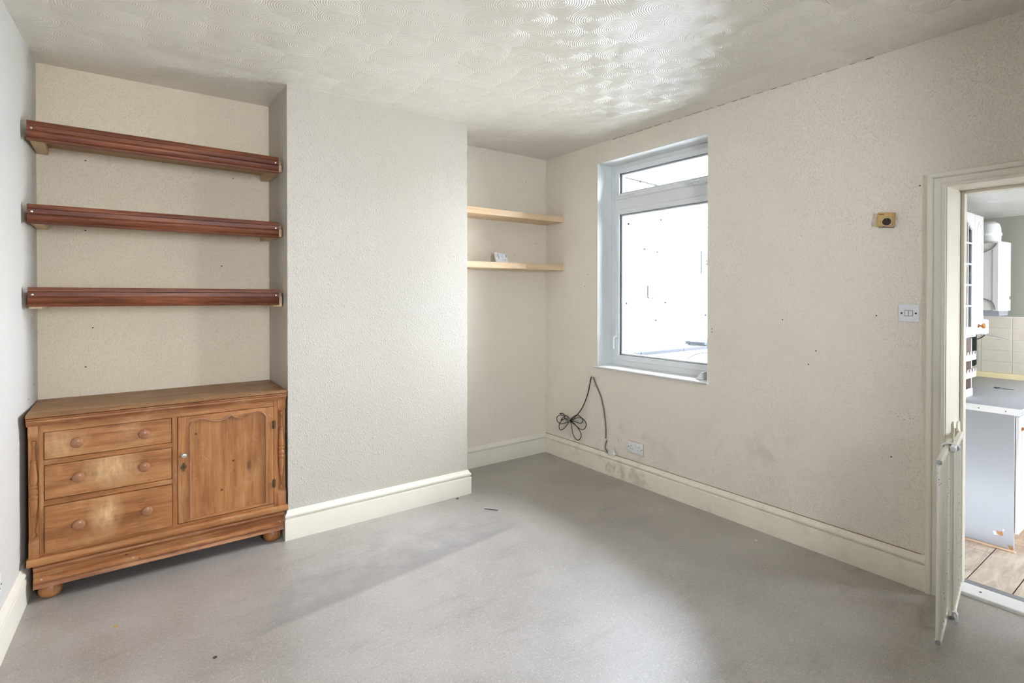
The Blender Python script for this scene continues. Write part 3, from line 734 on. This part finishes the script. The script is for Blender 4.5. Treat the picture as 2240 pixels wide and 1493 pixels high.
# white strip along the left wall
LT = empty('wall_trunking', (xl(1.9), 2.0, .66), (0, 0, -.05)); tag(LT, 'short white plastic trunking on the left wall at the photo edge', 'trunking')
LT.location = (xl(2.0), 2.0, .66)
obj('cover', B(0, .016, -.9, .885, -.013, .013, .003), M_WHITE, LT)
obj('end_cap', B(0, .0175, .885, .890, -.014, .014, .001), M_WHITE, LT, smooth=False)

# ------------------------------------------------------------------ cables
def P3(l, x): return [(x - (.0 if i % 2 else .0), y, z) for i, (y, z) in enumerate(l)]
AC = empty('aerial_cable', (3.172, 3.46, .35)); tag(AC, 'black coax cable bundled into loose loops on the wall below the window', 'cable')
LOOPS = [[(3.466,.347),(3.514,.343),(3.532,.361),(3.53,.378),(3.514,.386),(3.49,.374),(3.466,.357)],
 [(3.466,.347),(3.498,.332),(3.546,.31),(3.582,.301),(3.615,.307),(3.636,.325),(3.632,.351),(3.607,.37),(3.574,.379),(3.542,.378)],
 [(3.474,.342),(3.502,.305),(3.538,.268),(3.574,.248),(3.597,.256),(3.599,.283),(3.582,.316),(3.55,.344),(3.51,.36),(3.47,.354)],
 [(3.454,.349),(3.438,.309),(3.423,.259),(3.396,.222),(3.361,.206),(3.331,.218),(3.314,.248),(3.324,.28),(3.358,.312),(3.404,.337),(3.442,.351)],
 [(3.442,.348),(3.388,.33),(3.342,.312),(3.305,.307),(3.268,.322),(3.248,.352),(3.253,.377),(3.279,.398),(3.32,.404),(3.365,.395),(3.411,.37),(3.442,.351)],
 [(3.442,.354),(3.388,.361),(3.335,.358),(3.305,.363),(3.286,.381),(3.294,.403),(3.324,.418),(3.354,.422),(3.392,.406),(3.431,.377),(3.45,.358)]]
for i, l in enumerate(LOOPS):
    n = len(l); pts = [(-.002-.004*i-.006*math.sin(PI*k/(n-1)), y-3.46, z-.35) for k, (y, z) in enumerate(l)]
    obj('loop', tube(bmesh.new(), catmull(pts, 6), .0032, 8), M_BLACK, AC)
for l in ([(3.53,.38),(3.542,.39),(3.558,.396),(3.583,.391)], [(3.538,.372),(3.554,.36),(3.57,.343)]):
    pts = [(-.010, y-3.46, z-.35) for y, z in l]
    t = obj('tail', tube(bmesh.new(), catmull(pts, 5), .0032, 8), M_BLACK, AC)
    a, b = Vector(pts[-2]), Vector(pts[-1]); d = (b-a).normalized()
    obj('plug', tube(bmesh.new(), [b-d*.004, b+d*.012], .0058, 10), M_DIAL, t)
for z, dr in ((0, .0), ):
    bm = bmesh.new(); tube(bm, [(-.012+.016*math.cos(a), .0+.004*math.sin(3*a), .004+.014*math.sin(a)) for a in [2*PI*k/20 for k in range(20)]], .0045, 8, True)
    obj('tie', bm, M_TIE, AC)
up = [(3.211,.763),(3.218,.724),(3.235,.642),(3.261,.57),(3.305,.488),(3.368,.414),(3.452,.351)]
obj('drop', tube(bmesh.new(), catmull([(-.002-.004*k, y-3.46, z-.35) for k, (y, z) in enumerate(up)], 6), .0042, 8), M_BLACK, AC)
obj('entry_grommet', lathe(bmesh.new(), [(.009, 0), (.008, .006), (.005, .008)], 'X', (.008, -.248, .412), 12, -1), M_TIE, AC)

TCB = empty('telephone_cable', (3.172, 3.05, .30)); tag(TCB, 'grey-brown cable running down the wall from below the sill to the skirting', 'cable')
gp = [(3.188,.764),(3.166,.713),(3.107,.624),(3.074,.533),(3.057,.441),(3.047,.359),(3.047,.282),(3.039,.265),(3.049,.227),(3.045,.199),(3.016,.186),(2.995,.183)]
obj('sheath', tube(bmesh.new(), catmull([((.001 if k < 8 else -.012 if k > 9 else -.004), y-3.05, z-.30) for k, (y, z) in enumerate(gp)], 6), .0052, 8), M_GREYC, TCB)
obj('clip', B(-.007, .008, -.011, .005, -.034, -.016, .002), M_WHITE, TCB)
JB = empty('junction_box', (3.158, 2.962, .172), (math.radians(-18), 0, 0)); tag(JB, 'small cream cable box sitting on the skirting by the socket', 'junction box')
obj('lid', B(-.016, .006, -.032, .028, .002, .036, .004, 2), M_OLDWHITE, JB)
obj('base', B(-.012, .012, -.034, .030, .0, .012, .002), M_WHITE, JB)

# ------------------------------------------------------------------ folded-back safety gate at the doorway
GA = math.atan2(-.107, -.63)
G = empty('safety_gate', (3.285, .815, 0), (0, 0, GA)); tag(G, 'cream metal safety gate swung open into the room, seen edge on', 'gate')
# local x runs from the hinge into the room, local y is across
def gate_section(name, x0, x1, yo, z0, z1):
    s = obj(name, B(x0, x1, yo-.010, yo+.010, z1-.022, z1, .003), M_GATE, G)
    obj('bottom_rail', B(x0, x1, yo-.010, yo+.010, z0, z0+.020, .003), M_GATE, s)
    k = max(2, round((x1-x0)/.055))
    for i in range(k+1):
        x = x0+.009+(x1-x0-.018)*i/k; r = .009 if i in (0, k) else .006
        obj('bar', lathe(bmesh.new(), [(r, z0+.018), (r, z1-.02)], 'Z', (x, yo, 0), 10), M_GATE, s)
    for xe in (x0, x1):
        obj('end_plug', lathe(bmesh.new(), [(.0105, -.001), (.0105, .003), (.006, .0036), (.005, .0022), (0, .0022)], 'X', (xe, yo, z1-.011), 14, 1 if xe == x1 else -1), M_STEEL if xe == x1 else M_GATE, s)
        obj('end_plug', lathe(bmesh.new(), [(.010, -.001), (.010, .003), (0, .004)], 'X', (xe, yo, z0+.010), 14, 1 if xe == x1 else -1), M_BOILERB, s)
    return s
gate_section('inner_section', .0, .395, .0105, .040, .790)
gate_section('sliding_section', .20, .636, -.0115, .036, .786)
bm = bmesh.new(); lathe(bm, [(.030, -.006), (.034, -.002), (.034, .004), (.030, .008), (.026, .008), (.026, -.006)], 'X', (.335, 0, .778), 28)
bm.transform(Matrix.Translation((0, 0, .778)) @ Matrix.Diagonal((1, 1.0, .55, 1)) @ Matrix.Translation((0, 0, -.778)))
obj('clamp_ring', bm, M_WHITE, G)
obj('locking_tab', B(.33, .40, .002, .022, .770, .792, .003), M_WHITE, G)
bm = bmesh.new(); prism(bm, [(.0, .03), (.024, .03), (.032, .042), (.032, .070), (.026, .082), (.012, .084), (.012, .076), (.022, .074), (.024, .066), (.024, .046), (.0, .042)], 'X', .375, .40)
obj('guide_hook', bm, M_WHITE, G)
bm = bmesh.new(); prism(bm, [(-.034, -.05), (-.024, -.055), (.0, -.055), (.010, -.045), (.010, .02), (.0, .034), (-.018, .036), (-.034, .02)], 'Y', .0, .006)
hp = obj('hinge_plate', bm, M_GLOSS, G, smooth=False); hp.location = (.004, -.006, .80); hp.rotation_euler = (0, 0, -GA+PI)
obj('hinge_pin', lathe(bmesh.new(), [(.008, .02), (.008, .80)], 'Z', (.008, -.006, 0), 12), M_GATE, G)
obj('screw', lathe(bmesh.new(), [(.004, 0), (0, .002)], 'Z', (.018, .0105, .790), 10), M_STEEL, G)
# ------------------------------------------------------------------ kitchen beyond the doorway
kx0, kx1, ky0, ky1, kz1 = XR+.27, 6.0, -1.2, 1.44, 2.10
KFl = struct(obj('floor_kitchen', B(kx0+.017, kx1, ky0, ky1, KF-.06, KF-.004), M_JOINT, smooth=False), 'pale stone-look plank floor of the kitchen', 'floor')
pw, plen = .192, 1.4
pmes = {}
yy = ky0+.001; row = 0
while yy < ky1-.02:
    xx = kx0+.02 - (row % 3)*.27
    y1_ = min(yy+pw-.006, ky1-.002)
    while xx < kx1-.02:
        a, b = max(xx, kx0+.019), min(xx+plen-.005, kx1-.003)
        if b-a > .03: obj('plank', B(a, b, yy, y1_, KF-.006, KF, .0012), M_PLANK, KFl, smooth=False)
        xx += plen
    yy += pw; row += 1
struct(obj('ceiling_kitchen', B(kx0, kx1+.05, ky0-.05, ky1+.05, kz1, kz1+.08), M_CEILK, smooth=False), 'low swirled white ceiling of the kitchen', 'ceiling')
KW = struct(obj('wall_kitchen_far', B(kx1, kx1+.15, ky0-.1, ky1+.15, KF-.06, kz1+.4), M_KWALL, smooth=False), 'grey-green far wall of the kitchen above a band of beige tiles', 'wall')
struct(obj('wall_kitchen_left', B(kx0, kx1+.15, ky1, ky1+.12, KF-.1, kz1+.4), M_KWALL, smooth=False), 'kitchen wall behind the wall cupboards', 'wall')
bm = bmesh.new()
for x0, x1, z0, z1 in ((kx0, 4.57, KF-.06, kz1+.4), (5.43, kx1, KF-.06, kz1+.4), (4.57, 5.43, KF-.06, .95), (4.57, 5.43, 1.75, kz1+.4)): box(bm, x0, x1, ky0-.1, ky0, z0, z1)
struct(obj('wall_kitchen_right', bm, M_KWALL, smooth=False), 'kitchen wall with its window, out of view', 'wall')
struct(obj('wall_kitchen_outer', B(kx0, kx1+.15, ky1+.121, ky1+.16, KF-.1, kz1+.5), M_RENDER, smooth=False), 'white rendered outside face of the kitchen', 'wall')
struct(obj('roof_kitchen', B(kx0, kx1+.15, ky0-.1, ky1+.12, kz1+.4, kz1+.5), M_YARD, smooth=False), 'flat roof over the kitchen', 'roof')
# far wall tiles, 200 x 100
grout = obj('grout_bed', B(kx1-.006, kx1-.001, .2, ky1-.001, .792, 1.264), M_GROUT, KW, smooth=False)
tb = B(-.003, .003, -.0985, .0985, -.046, .046, .0015); tme = bpy.data.meshes.new('tile'); tb.to_mesh(tme); tb.free(); tme.materials.append(M_TILE)
pb = B(-.003, .003, -.049, .049, -.046, .046, .0015); pme = bpy.data.meshes.new('cut_tile'); pb.to_mesh(pme); pb.free(); pme.materials.append(M_TILE)
for r in range(5): inst('tile', pme, (kx1-.0075, 1.388, 1.213-r*.0945), KW)
for r in range(5):
    for c in range(6):
        inst('tile', tme, (kx1-.0075, 1.137-.1-.2+.2*(c-3)+.2, 1.213-r*.0945), KW) if 1.037+.2*(c-3)+.1 < ky1 else None
bm = bmesh.new(); prism(bm, [(kx1-.004, .724), (kx1-.028, .724), (kx1-.028, .772), (kx1-.022, .782), (kx1-.010, .788), (kx1-.004, .790)], 'Y', .2, ky1-.002)
struct(obj('trim_1', bm, M_TRIM), 'yellowed wooden bead where the worktop meets the tiles', 'trim')
# base unit
BU = empty('base_cabinet', (4.45, .83, KF)); tag(BU, 'white kitchen base cabinet with a pale grey end panel under the worktop', 'cabinet')
uh = .707-KF
pn = obj('end_panel', B(0, .018, .0, .575, .008, uh, .001), M_KPANEL, BU, smooth=False)
obj('floor_bead', B(-.014, 0, -.012, .57, .0, .014, .004), M_PINKST, pn)
bm = bmesh.new(); prism(bm, [(.048, .088), (.062, .082), (.075, .094), (.082, .110), (.066, .108), (.054, .114)], 'X', -.0012, .001); obj('chip', bm, M_CHIP, pn, smooth=False)
bm = bmesh.new(); prism(bm, [(.076, .084), (.092, .080), (.098, .100), (.088, .106), (.082, .092)], 'X', -.0016, .001); obj('chip', bm, M_WHITE, pn, smooth=False)
bm = bmesh.new(); prism(bm, [(.0, .01), (.012, .008), (.034, .044), (.026, .036), (.006, .034)], 'X', -.0012, .001); obj('chip', bm, M_CHIP, pn, smooth=False)
bm = bmesh.new(); prism(bm, [(.044, .118), (.051, .116), (.050, .126), (.045, .127)], 'X', -.0014, .001); obj('chip', bm, M_WHITE, pn, smooth=False)
obj('body', B(.018, 1.5, .003, .575, .10, uh), M_KCAB, BU, smooth=False)
obj('kick_board', B(.05, 1.5, .06, .075, .0, .10), M_CHIP, BU, smooth=False)
def kdoor(parent, x0, x1, y, z0, z1, name='door', knobx=None, knobz=None):
    """cathedral-arched foil door, its face towards -Y"""
    d = obj(name, B(x0, x1, y, y+.018, z0, z1, .003, 2), M_KCAB, parent)
    fw = .06 if x1-x0 > .3 else .045; a0, a1 = x0+fw, x1-fw; zb, zt = z0+fw, z1-fw
    pts = [(a0, y, zb), (a1, y, zb), (a1, y, zt-.05)]
    pts += [(a1+(a0-a1)*u, y, zt-.05+.045*(.5-.5*math.cos(2*PI*u))) for u in [k/12 for k in range(13)]] + [(a0, y, zb)]
    obj('bead', tube(bmesh.new(), pts, .006, 6), M_KCAB, d)
    obj('raised_field', B(a0+.016, a1-.016, y-.003, y+.001, zb+.016, zt-.055, .002), M_KCAB, d, smooth=False)
    if knobx is not None:
        obj('knob', lathe(bmesh.new(), [(.010, 0), (.012, .004), (.007, .012), (.008, .018), (.017, .026), (.0185, .034), (.014, .041), (0, .044)], 'Y', (knobx, y, knobz), 18, -1), M_OAKK, d)
    return d
kdoor(BU, .012, .50, -.020, .115, uh-.014, knobx=.075, knobz=.76)
kdoor(BU, .506, 1.0, -.020, .115, uh-.014, knobx=.93, knobz=.76)
WT = empty('kitchen_worktop', (4.45, .80, .707)); tag(WT, 'speckled grey laminate worktop with a white screwed end strip', 'worktop')
obj('board', B(-.004, 1.55, .0, .638, .0005, .037, .004, 2), M_WORK, WT)
es = obj('end_strip', B(-.008, -.004, .0, .638, -.003, .038), M_SILL, WT, smooth=False)
for y in (.07, .20, .35): obj('screw', lathe(bmesh.new(), [(.004, 0), (0, .002)], 'X', (-.008, y, .016), 10, -1), M_MARK, es)
# dry twig on the worktop
TW = empty('dry_twig', (5.33, 1.07, .746)); tag(TW, 'small dark dried twig lying on the grey worktop', 'twig')
obj('stem', tube(bmesh.new(), catmull([(0, .04, 0), (.01, .01, .002), (0, -.03, 0), (.005, -.07, 0)], 5), .0018, 6), M_DIAL, TW)
obj('leaf', tube(bmesh.new(), catmull([(-.02, .02, 0), (-.005, .04, .004), (.02, .03, .002), (.03, .012, 0), (.005, .02, 0)], 4), .0026, 6), M_DIAL, TW)
# wall units
WU = empty('glazed_wall_cupboard', (4.45, 1.12, 1.165)); tag(WU, 'white wall cupboard with a small-paned lattice glass door', 'cupboard')
uz = .85
bm = bmesh.new()
for a in ((0, .018, .02, .318, 0, uz), (.387, .404, .02, .318, 0, uz), (.018, .387, .02, .318, 0, .018), (.018, .387, .02, .318, uz-.018, uz), (.018, .387, .300, .318, .018, uz-.018), (.018, .387, .03, .30, .42, .436)): box(bm, *a)
obj('body', bm, M_KCAB, WU, smooth=False)
gd = bmesh.new(); fw = .06
for a in ((0, fw, 0, .02, 0, uz), (.404-fw, .404, 0, .02, 0, uz), (fw, .404-fw, 0, .02, 0, fw)): box(gd, *a, bev=.002)
arc = [(fw+(.404-2*fw)*u, uz-fw-.055+.05*(.5-.5*math.cos(2*PI*u))) for u in [k/16 for k in range(17)]]
for p, q in zip(arc, arc[1:]): prism(gd, [p, q, (q[0], uz), (p[0], uz)], 'Y', 0, .02)
gd = obj('glazed_door', gd, M_KCAB, WU, smooth=False)
obj('arch_bead', tube(bmesh.new(), [(x, -.002, z) for x, z in arc], .008, 6), M_KCAB, gd)
obj('pane', B(fw-.005, .404-fw+.005, .009, .013, fw-.005, uz-fw), M_GLASS, gd, smooth=False)
for x in (.155, .249): obj('glazing_bar', B(x-.006, x+.006, -.002, .008, fw, uz-fw-.02, .002), M_KCAB, gd, smooth=False)
for k in range(1, 5): obj('glazing_bar', B(fw, .404-fw, -.003, .008, fw+k*.145-.006, fw+k*.145+.006, .002), M_KCAB, gd, smooth=False)
obj('lower_pelmet', B(-.004, .408, -.010, .016, -.012, .05, .006, 2), M_KCAB, WU)
W2 = empty('wall_cupboard', (4.858, 1.12, 1.165)); tag(W2, 'white wall cupboard with a solid panelled door next to the boiler', 'cupboard')
obj('body', B(0, .214, .020, .318, 0, uz), M_KCAB, W2, smooth=False)
kdoor(W2, .001, .213, 0, .001, uz-.001, knobx=.085, knobz=.062)
# spice rack unit standing on the worktop
SR = empty('spice_rack', (4.58, 1.12, .745)); tag(SR, 'white spice rack with brown back and two scalloped rails on the worktop', 'rack')
bm = bmesh.new(); box(bm, 0, .012, 0, .16, 0, .40); box(bm, .208, .222, .0, .16, 0, .40); obj('side', bm, M_KCAB, SR, smooth=False)
obj('back_board', B(.012, .208, .14, .15, 0, .40), M_BACK, SR, smooth=False)
for z in (.018, .125, .245): obj('shelf', B(.012, .208, .005, .14, z, z+.012), M_BACK, SR, smooth=False)
obj('foot_rail', B(-.002, .224, -.006, .006, .0, .055, .003), M_KCAB, SR)
for z in (.130, .250):
    pts = [(-.01, z), (.275, z), (.275, z+.060)]
    for x in (.248, .184, .120, .056): pts += [(x+.020*math.cos(t), z+.060-.024*math.sin(t)) for t in [PI*k/6 for k in range(7)]]
    pts += [(-.01, z+.060)]
    bm = bmesh.new(); prism(bm, pts, 'Y', -.012, .0); obj('scalloped_rail', bm, M_KCAB, SR, smooth=False)
# boiler with its flue
BO = empty('boiler', (5.575, 1.12, 1.28)); tag(BO, 'white wall-hung combi boiler with a domed flue on top', 'boiler')
obj('casing', B(0, .32, .056, .315, .045, .578), M_BOILER, BO, smooth=False)
cv = bmesh.new(); prism(cv, [(-.003, .055), (-.003, .022), (.02, .006), (.10, -.008), (.22, -.008), (.30, .006), (.323, .022), (.323, .055)], 'Z', .04, .585); obj('front_cover', cv, M_BOILER, BO)
bm = bmesh.new(); prism(bm, [(.01, .046), (.31, .046), (.29, .0), (.03, .0)], 'Y', .02, .29); obj('underside', bm, M_BOILERB, BO, smooth=False)
obj('badge', B(.19, .215, -.0100, -.0078, .13, .155), M_MARK, BO, smooth=False)
obj('seam', B(.005, .315, .0265, .031, .30, .302), M_MARK, BO, smooth=False)
fl = bmesh.new(); lathe(fl, [(.074, .575), (.074, .64), (.078, .645), (.078, .655), (.074, .66), (.073, .70), (.062, .735), (.035, .755), (0, .758)], 'Z', (.10, .10, 0), 28); fl = obj('flue_elbow', fl, M_BOILER, BO)
obj('flue_collar', lathe(bmesh.new(), [(.0795, .64), (.0795, .66)], 'Z', (.10, .10, 0), 28), M_OLDWHITE, fl)
obj('side_cable', tube(bmesh.new(), catmull([(-.004, .032, .575), (-.006, .045, .55), (-.006, .08, .52), (-.006, .16, .49), (-.005, .26, .475)], 6), .0035, 6), M_MARK, BO)
obj('side_cable', tube(bmesh.new(), catmull([(-.004, .04, .05), (-.006, .05, .10), (-.006, .09, .13), (-.006, .18, .155), (-.005, .26, .17)], 6), .0035, 6), M_MARK, BO)
# white fitting with an arm below the boiler
FT = empty('wall_bracket_fitting', (5.56, 1.245, 1.13)); tag(FT, 'white rounded plastic fitting with a steel arm below the boiler', 'fitting')
obj('body', B(-.03, .05, -.045, .05, .0, .125, .018, 3), M_WHITE, FT)
obj('pipe', lathe(bmesh.new(), [(.016, .12), (.016, .155)], 'Z', (.01, .0, 0), 14), M_WHITE, FT)
obj('arm', tube(bmesh.new(), [(-.01, -.03, .01), (.02, -.10, -.012), (.05, -.16, -.028)], .006, 8), M_STEEL, FT)
obj('lead', tube(bmesh.new(), catmull([(0, -.03, .0), (-.01, -.0, -.03), (0, .06, -.05)], 5), .004, 6), M_BLACK, FT)
GB = empty('chopping_board', (5.989, 1.398, .83)); tag(GB, 'narrow dark green board hanging on the tiles behind the spice rack', 'board')
bm = bmesh.new(); prism(bm, [(-.034, .016), (-.020, .0), (.020, .0), (.034, .016), (.034, .34), (.020, .36), (-.020, .36), (-.034, .34)], 'X', -.014, 0); obj('slab', bm, M_GREEN, GB, smooth=False)
obj('grip_hole', lathe(bmesh.new(), [(.009, 0), (.008, .001), (0, .001)], 'X', (-.014, 0, .335), 16, -1), M_DARK, GB)

# ------------------------------------------------------------------ the yard outside the window
struct(obj('ground', B(3.46, 16, -14, 16, -.30, -.20), M_YARD, smooth=False), 'pale concrete yard outside the window', 'ground')
YW = struct(obj('wall_yard', B(3.6, 14, 5.4, 5.6, -.2, 4.3), M_RENDER, smooth=False), 'white rendered yard wall seen through the window', 'wall')
CB = empty('outdoor_cable', (6.5, 5.39, 3.14)); tag(CB, 'thin cable clipped across the white yard wall', 'cable')
obj('sheath', tube(bmesh.new(), [(x, -.008, .03-.043*(x+.5)) for x in (-2.6, -.5, .3, 1.2, 2.4)], .011, 8), M_CABLEOUT, CB)
for x in (-.5, -.16, .2, .55, .95): obj('clip', B(x-.007, x+.007, -.022, .006, .03-.043*(x+.5)-.022, .03-.043*(x+.5)+.016, .002), M_CABLEOUT, CB)
HB = empty('basket_bracket', (7.89, 5.40, 1.80)); tag(HB, 'wrought iron hanging basket bracket on the white yard wall', 'bracket')
obj('back_bar', B(-.014, .014, -.012, -.001, 0, .38, .002), M_IRON, HB, smooth=False)
obj('arm', tube(bmesh.new(), [(0, -.008, .30), (.12, -.16, .31), (.22, -.30, .31)], .007, 8), M_IRON, HB)
obj('scroll', tube(bmesh.new(), catmull([(0, -.01, .09), (.05, -.05, .075), (.11, -.12, .10), (.13, -.16, .15), (.15, -.20, .30)], 6), .006, 8), M_IRON, HB)
for a, r_ in ((2.2, .05), (.2, .05), (4.2, .05)):
    bm = bmesh.new(); prism(bm, [(.07+r_*.62*math.cos(a)+.036*math.cos(t)*(1 if True else 0), .185+r_*.6*math.sin(a)+.022*math.sin(t)) for t in [2*PI*k/10 for k in range(10)]], 'Y', -.09, -.084); obj('iron_leaf', bm, M_IRON, HB, smooth=False)
HK = empty('wall_hook', (6.53, 5.40, 1.39)); tag(HK, 'rusty long wall hook on the white yard wall', 'hook')
obj('strap', B(-.012, .012, -.012, -.001, 0, .20, .002), M_IRON, HK, smooth=False)
obj('peg', tube(bmesh.new(), catmull([(0, -.004, .015), (.01, -.05, -.005), (.02, -.08, .0), (.025, -.09, .03)], 4), .008, 8), M_IRON, HK)
bb = bmesh.new(); lathe(bb, [(.018, 0), (.016, .015), (.008, .022), (0, .024)], 'Y', (0, 0, 0), 10, -1); bme = bpy.data.meshes.new('wall_bolt'); bb.to_mesh(bme); bb.free(); bme.materials.append(M_IRON)
for x, z in ((6.05, 1.32), (6.72, 1.05), (6.95, 1.32), (8.02, 1.10), (6.45, 2.14), (6.75, 2.11), (6.84, 2.62)): inst('wall_bolt', bme, (x, 5.4, z), YW)
# low garden wall with coping stones, parallel to the yard wall
GW = empty('garden_wall', (6.6, 4.82, -.2)); tag(GW, 'low rendered garden wall with grey coping stones outside the window', 'garden wall')
obj('wall_core', B(-2.6, 3.2, -.11, .11, 0, .845), M_RENDER, GW, smooth=False)
obj('crack_line', tube(bmesh.new(), [(x, -.111, .74+.05*math.sin(2.3*x)+.02*math.sin(7*x)) for x in [-1.2+.14*k for k in range(24)]], .009, 6), M_COPING, GW)
for k, (x0, x1, dz) in enumerate(((-2.6, -1.9, 0), (-1.895, -1.1, 0), (-1.095, -.2, 0), (-.195, .42, 0), (.30, 1.1, .055), (1.105, 1.9, .055), (1.905, 2.7, .055))):
    c = obj('coping_stone', B(x0, x1, -.17, .17, .847+dz, .895+dz, .008), M_COPING, GW, smooth=False)
bm = bmesh.new(); box(bm, .34, 3.2, -.11, .11, .845, .902); obj('raised_core', bm, M_RENDER, GW, smooth=False)

# ------------------------------------------------------------------ litter on the floor
for (x, y), c, lab in (((3.02, 1.69), (226, 222, 212), 'pale paint flake on the floor by the right skirting'), ((2.01, 3.0), (120, 74, 96), 'tiny purple thread on the floor near the chimney breast'), ((-.02, 2.9), (196, 150, 96), 'orange crumb on the floor in front of the sideboard'), ((1.93, 3.29), (66, 56, 50), 'dark crumb at the foot of the chimney breast skirting'), ((.30, 2.42), (84, 66, 58), 'brown scrap on the floor nearer the viewpoint')):
    bm = bmesh.new()
    if 'thread' in lab: tube(bm, catmull([(-.03, .02, .003), (-.01, .0, .004), (.0, -.01, .003), (.03, -.05, .003)], 5), .0025, 6)
    else: prism(bm, [(.014*math.cos(a)*random.uniform(.5, 1), .011*math.sin(a)*random.uniform(.5, 1)) for a in [2*PI*k/9 for k in range(9)]], 'Z', 0, .0025)
    o = obj('floor_thread' if 'thread' in lab else 'paint_flake' if 'flake' in lab else 'floor_crumb', bm, plain('litter', c, .8), smooth=False); o.location = (x, y, 0); tag(o, lab, 'litter')
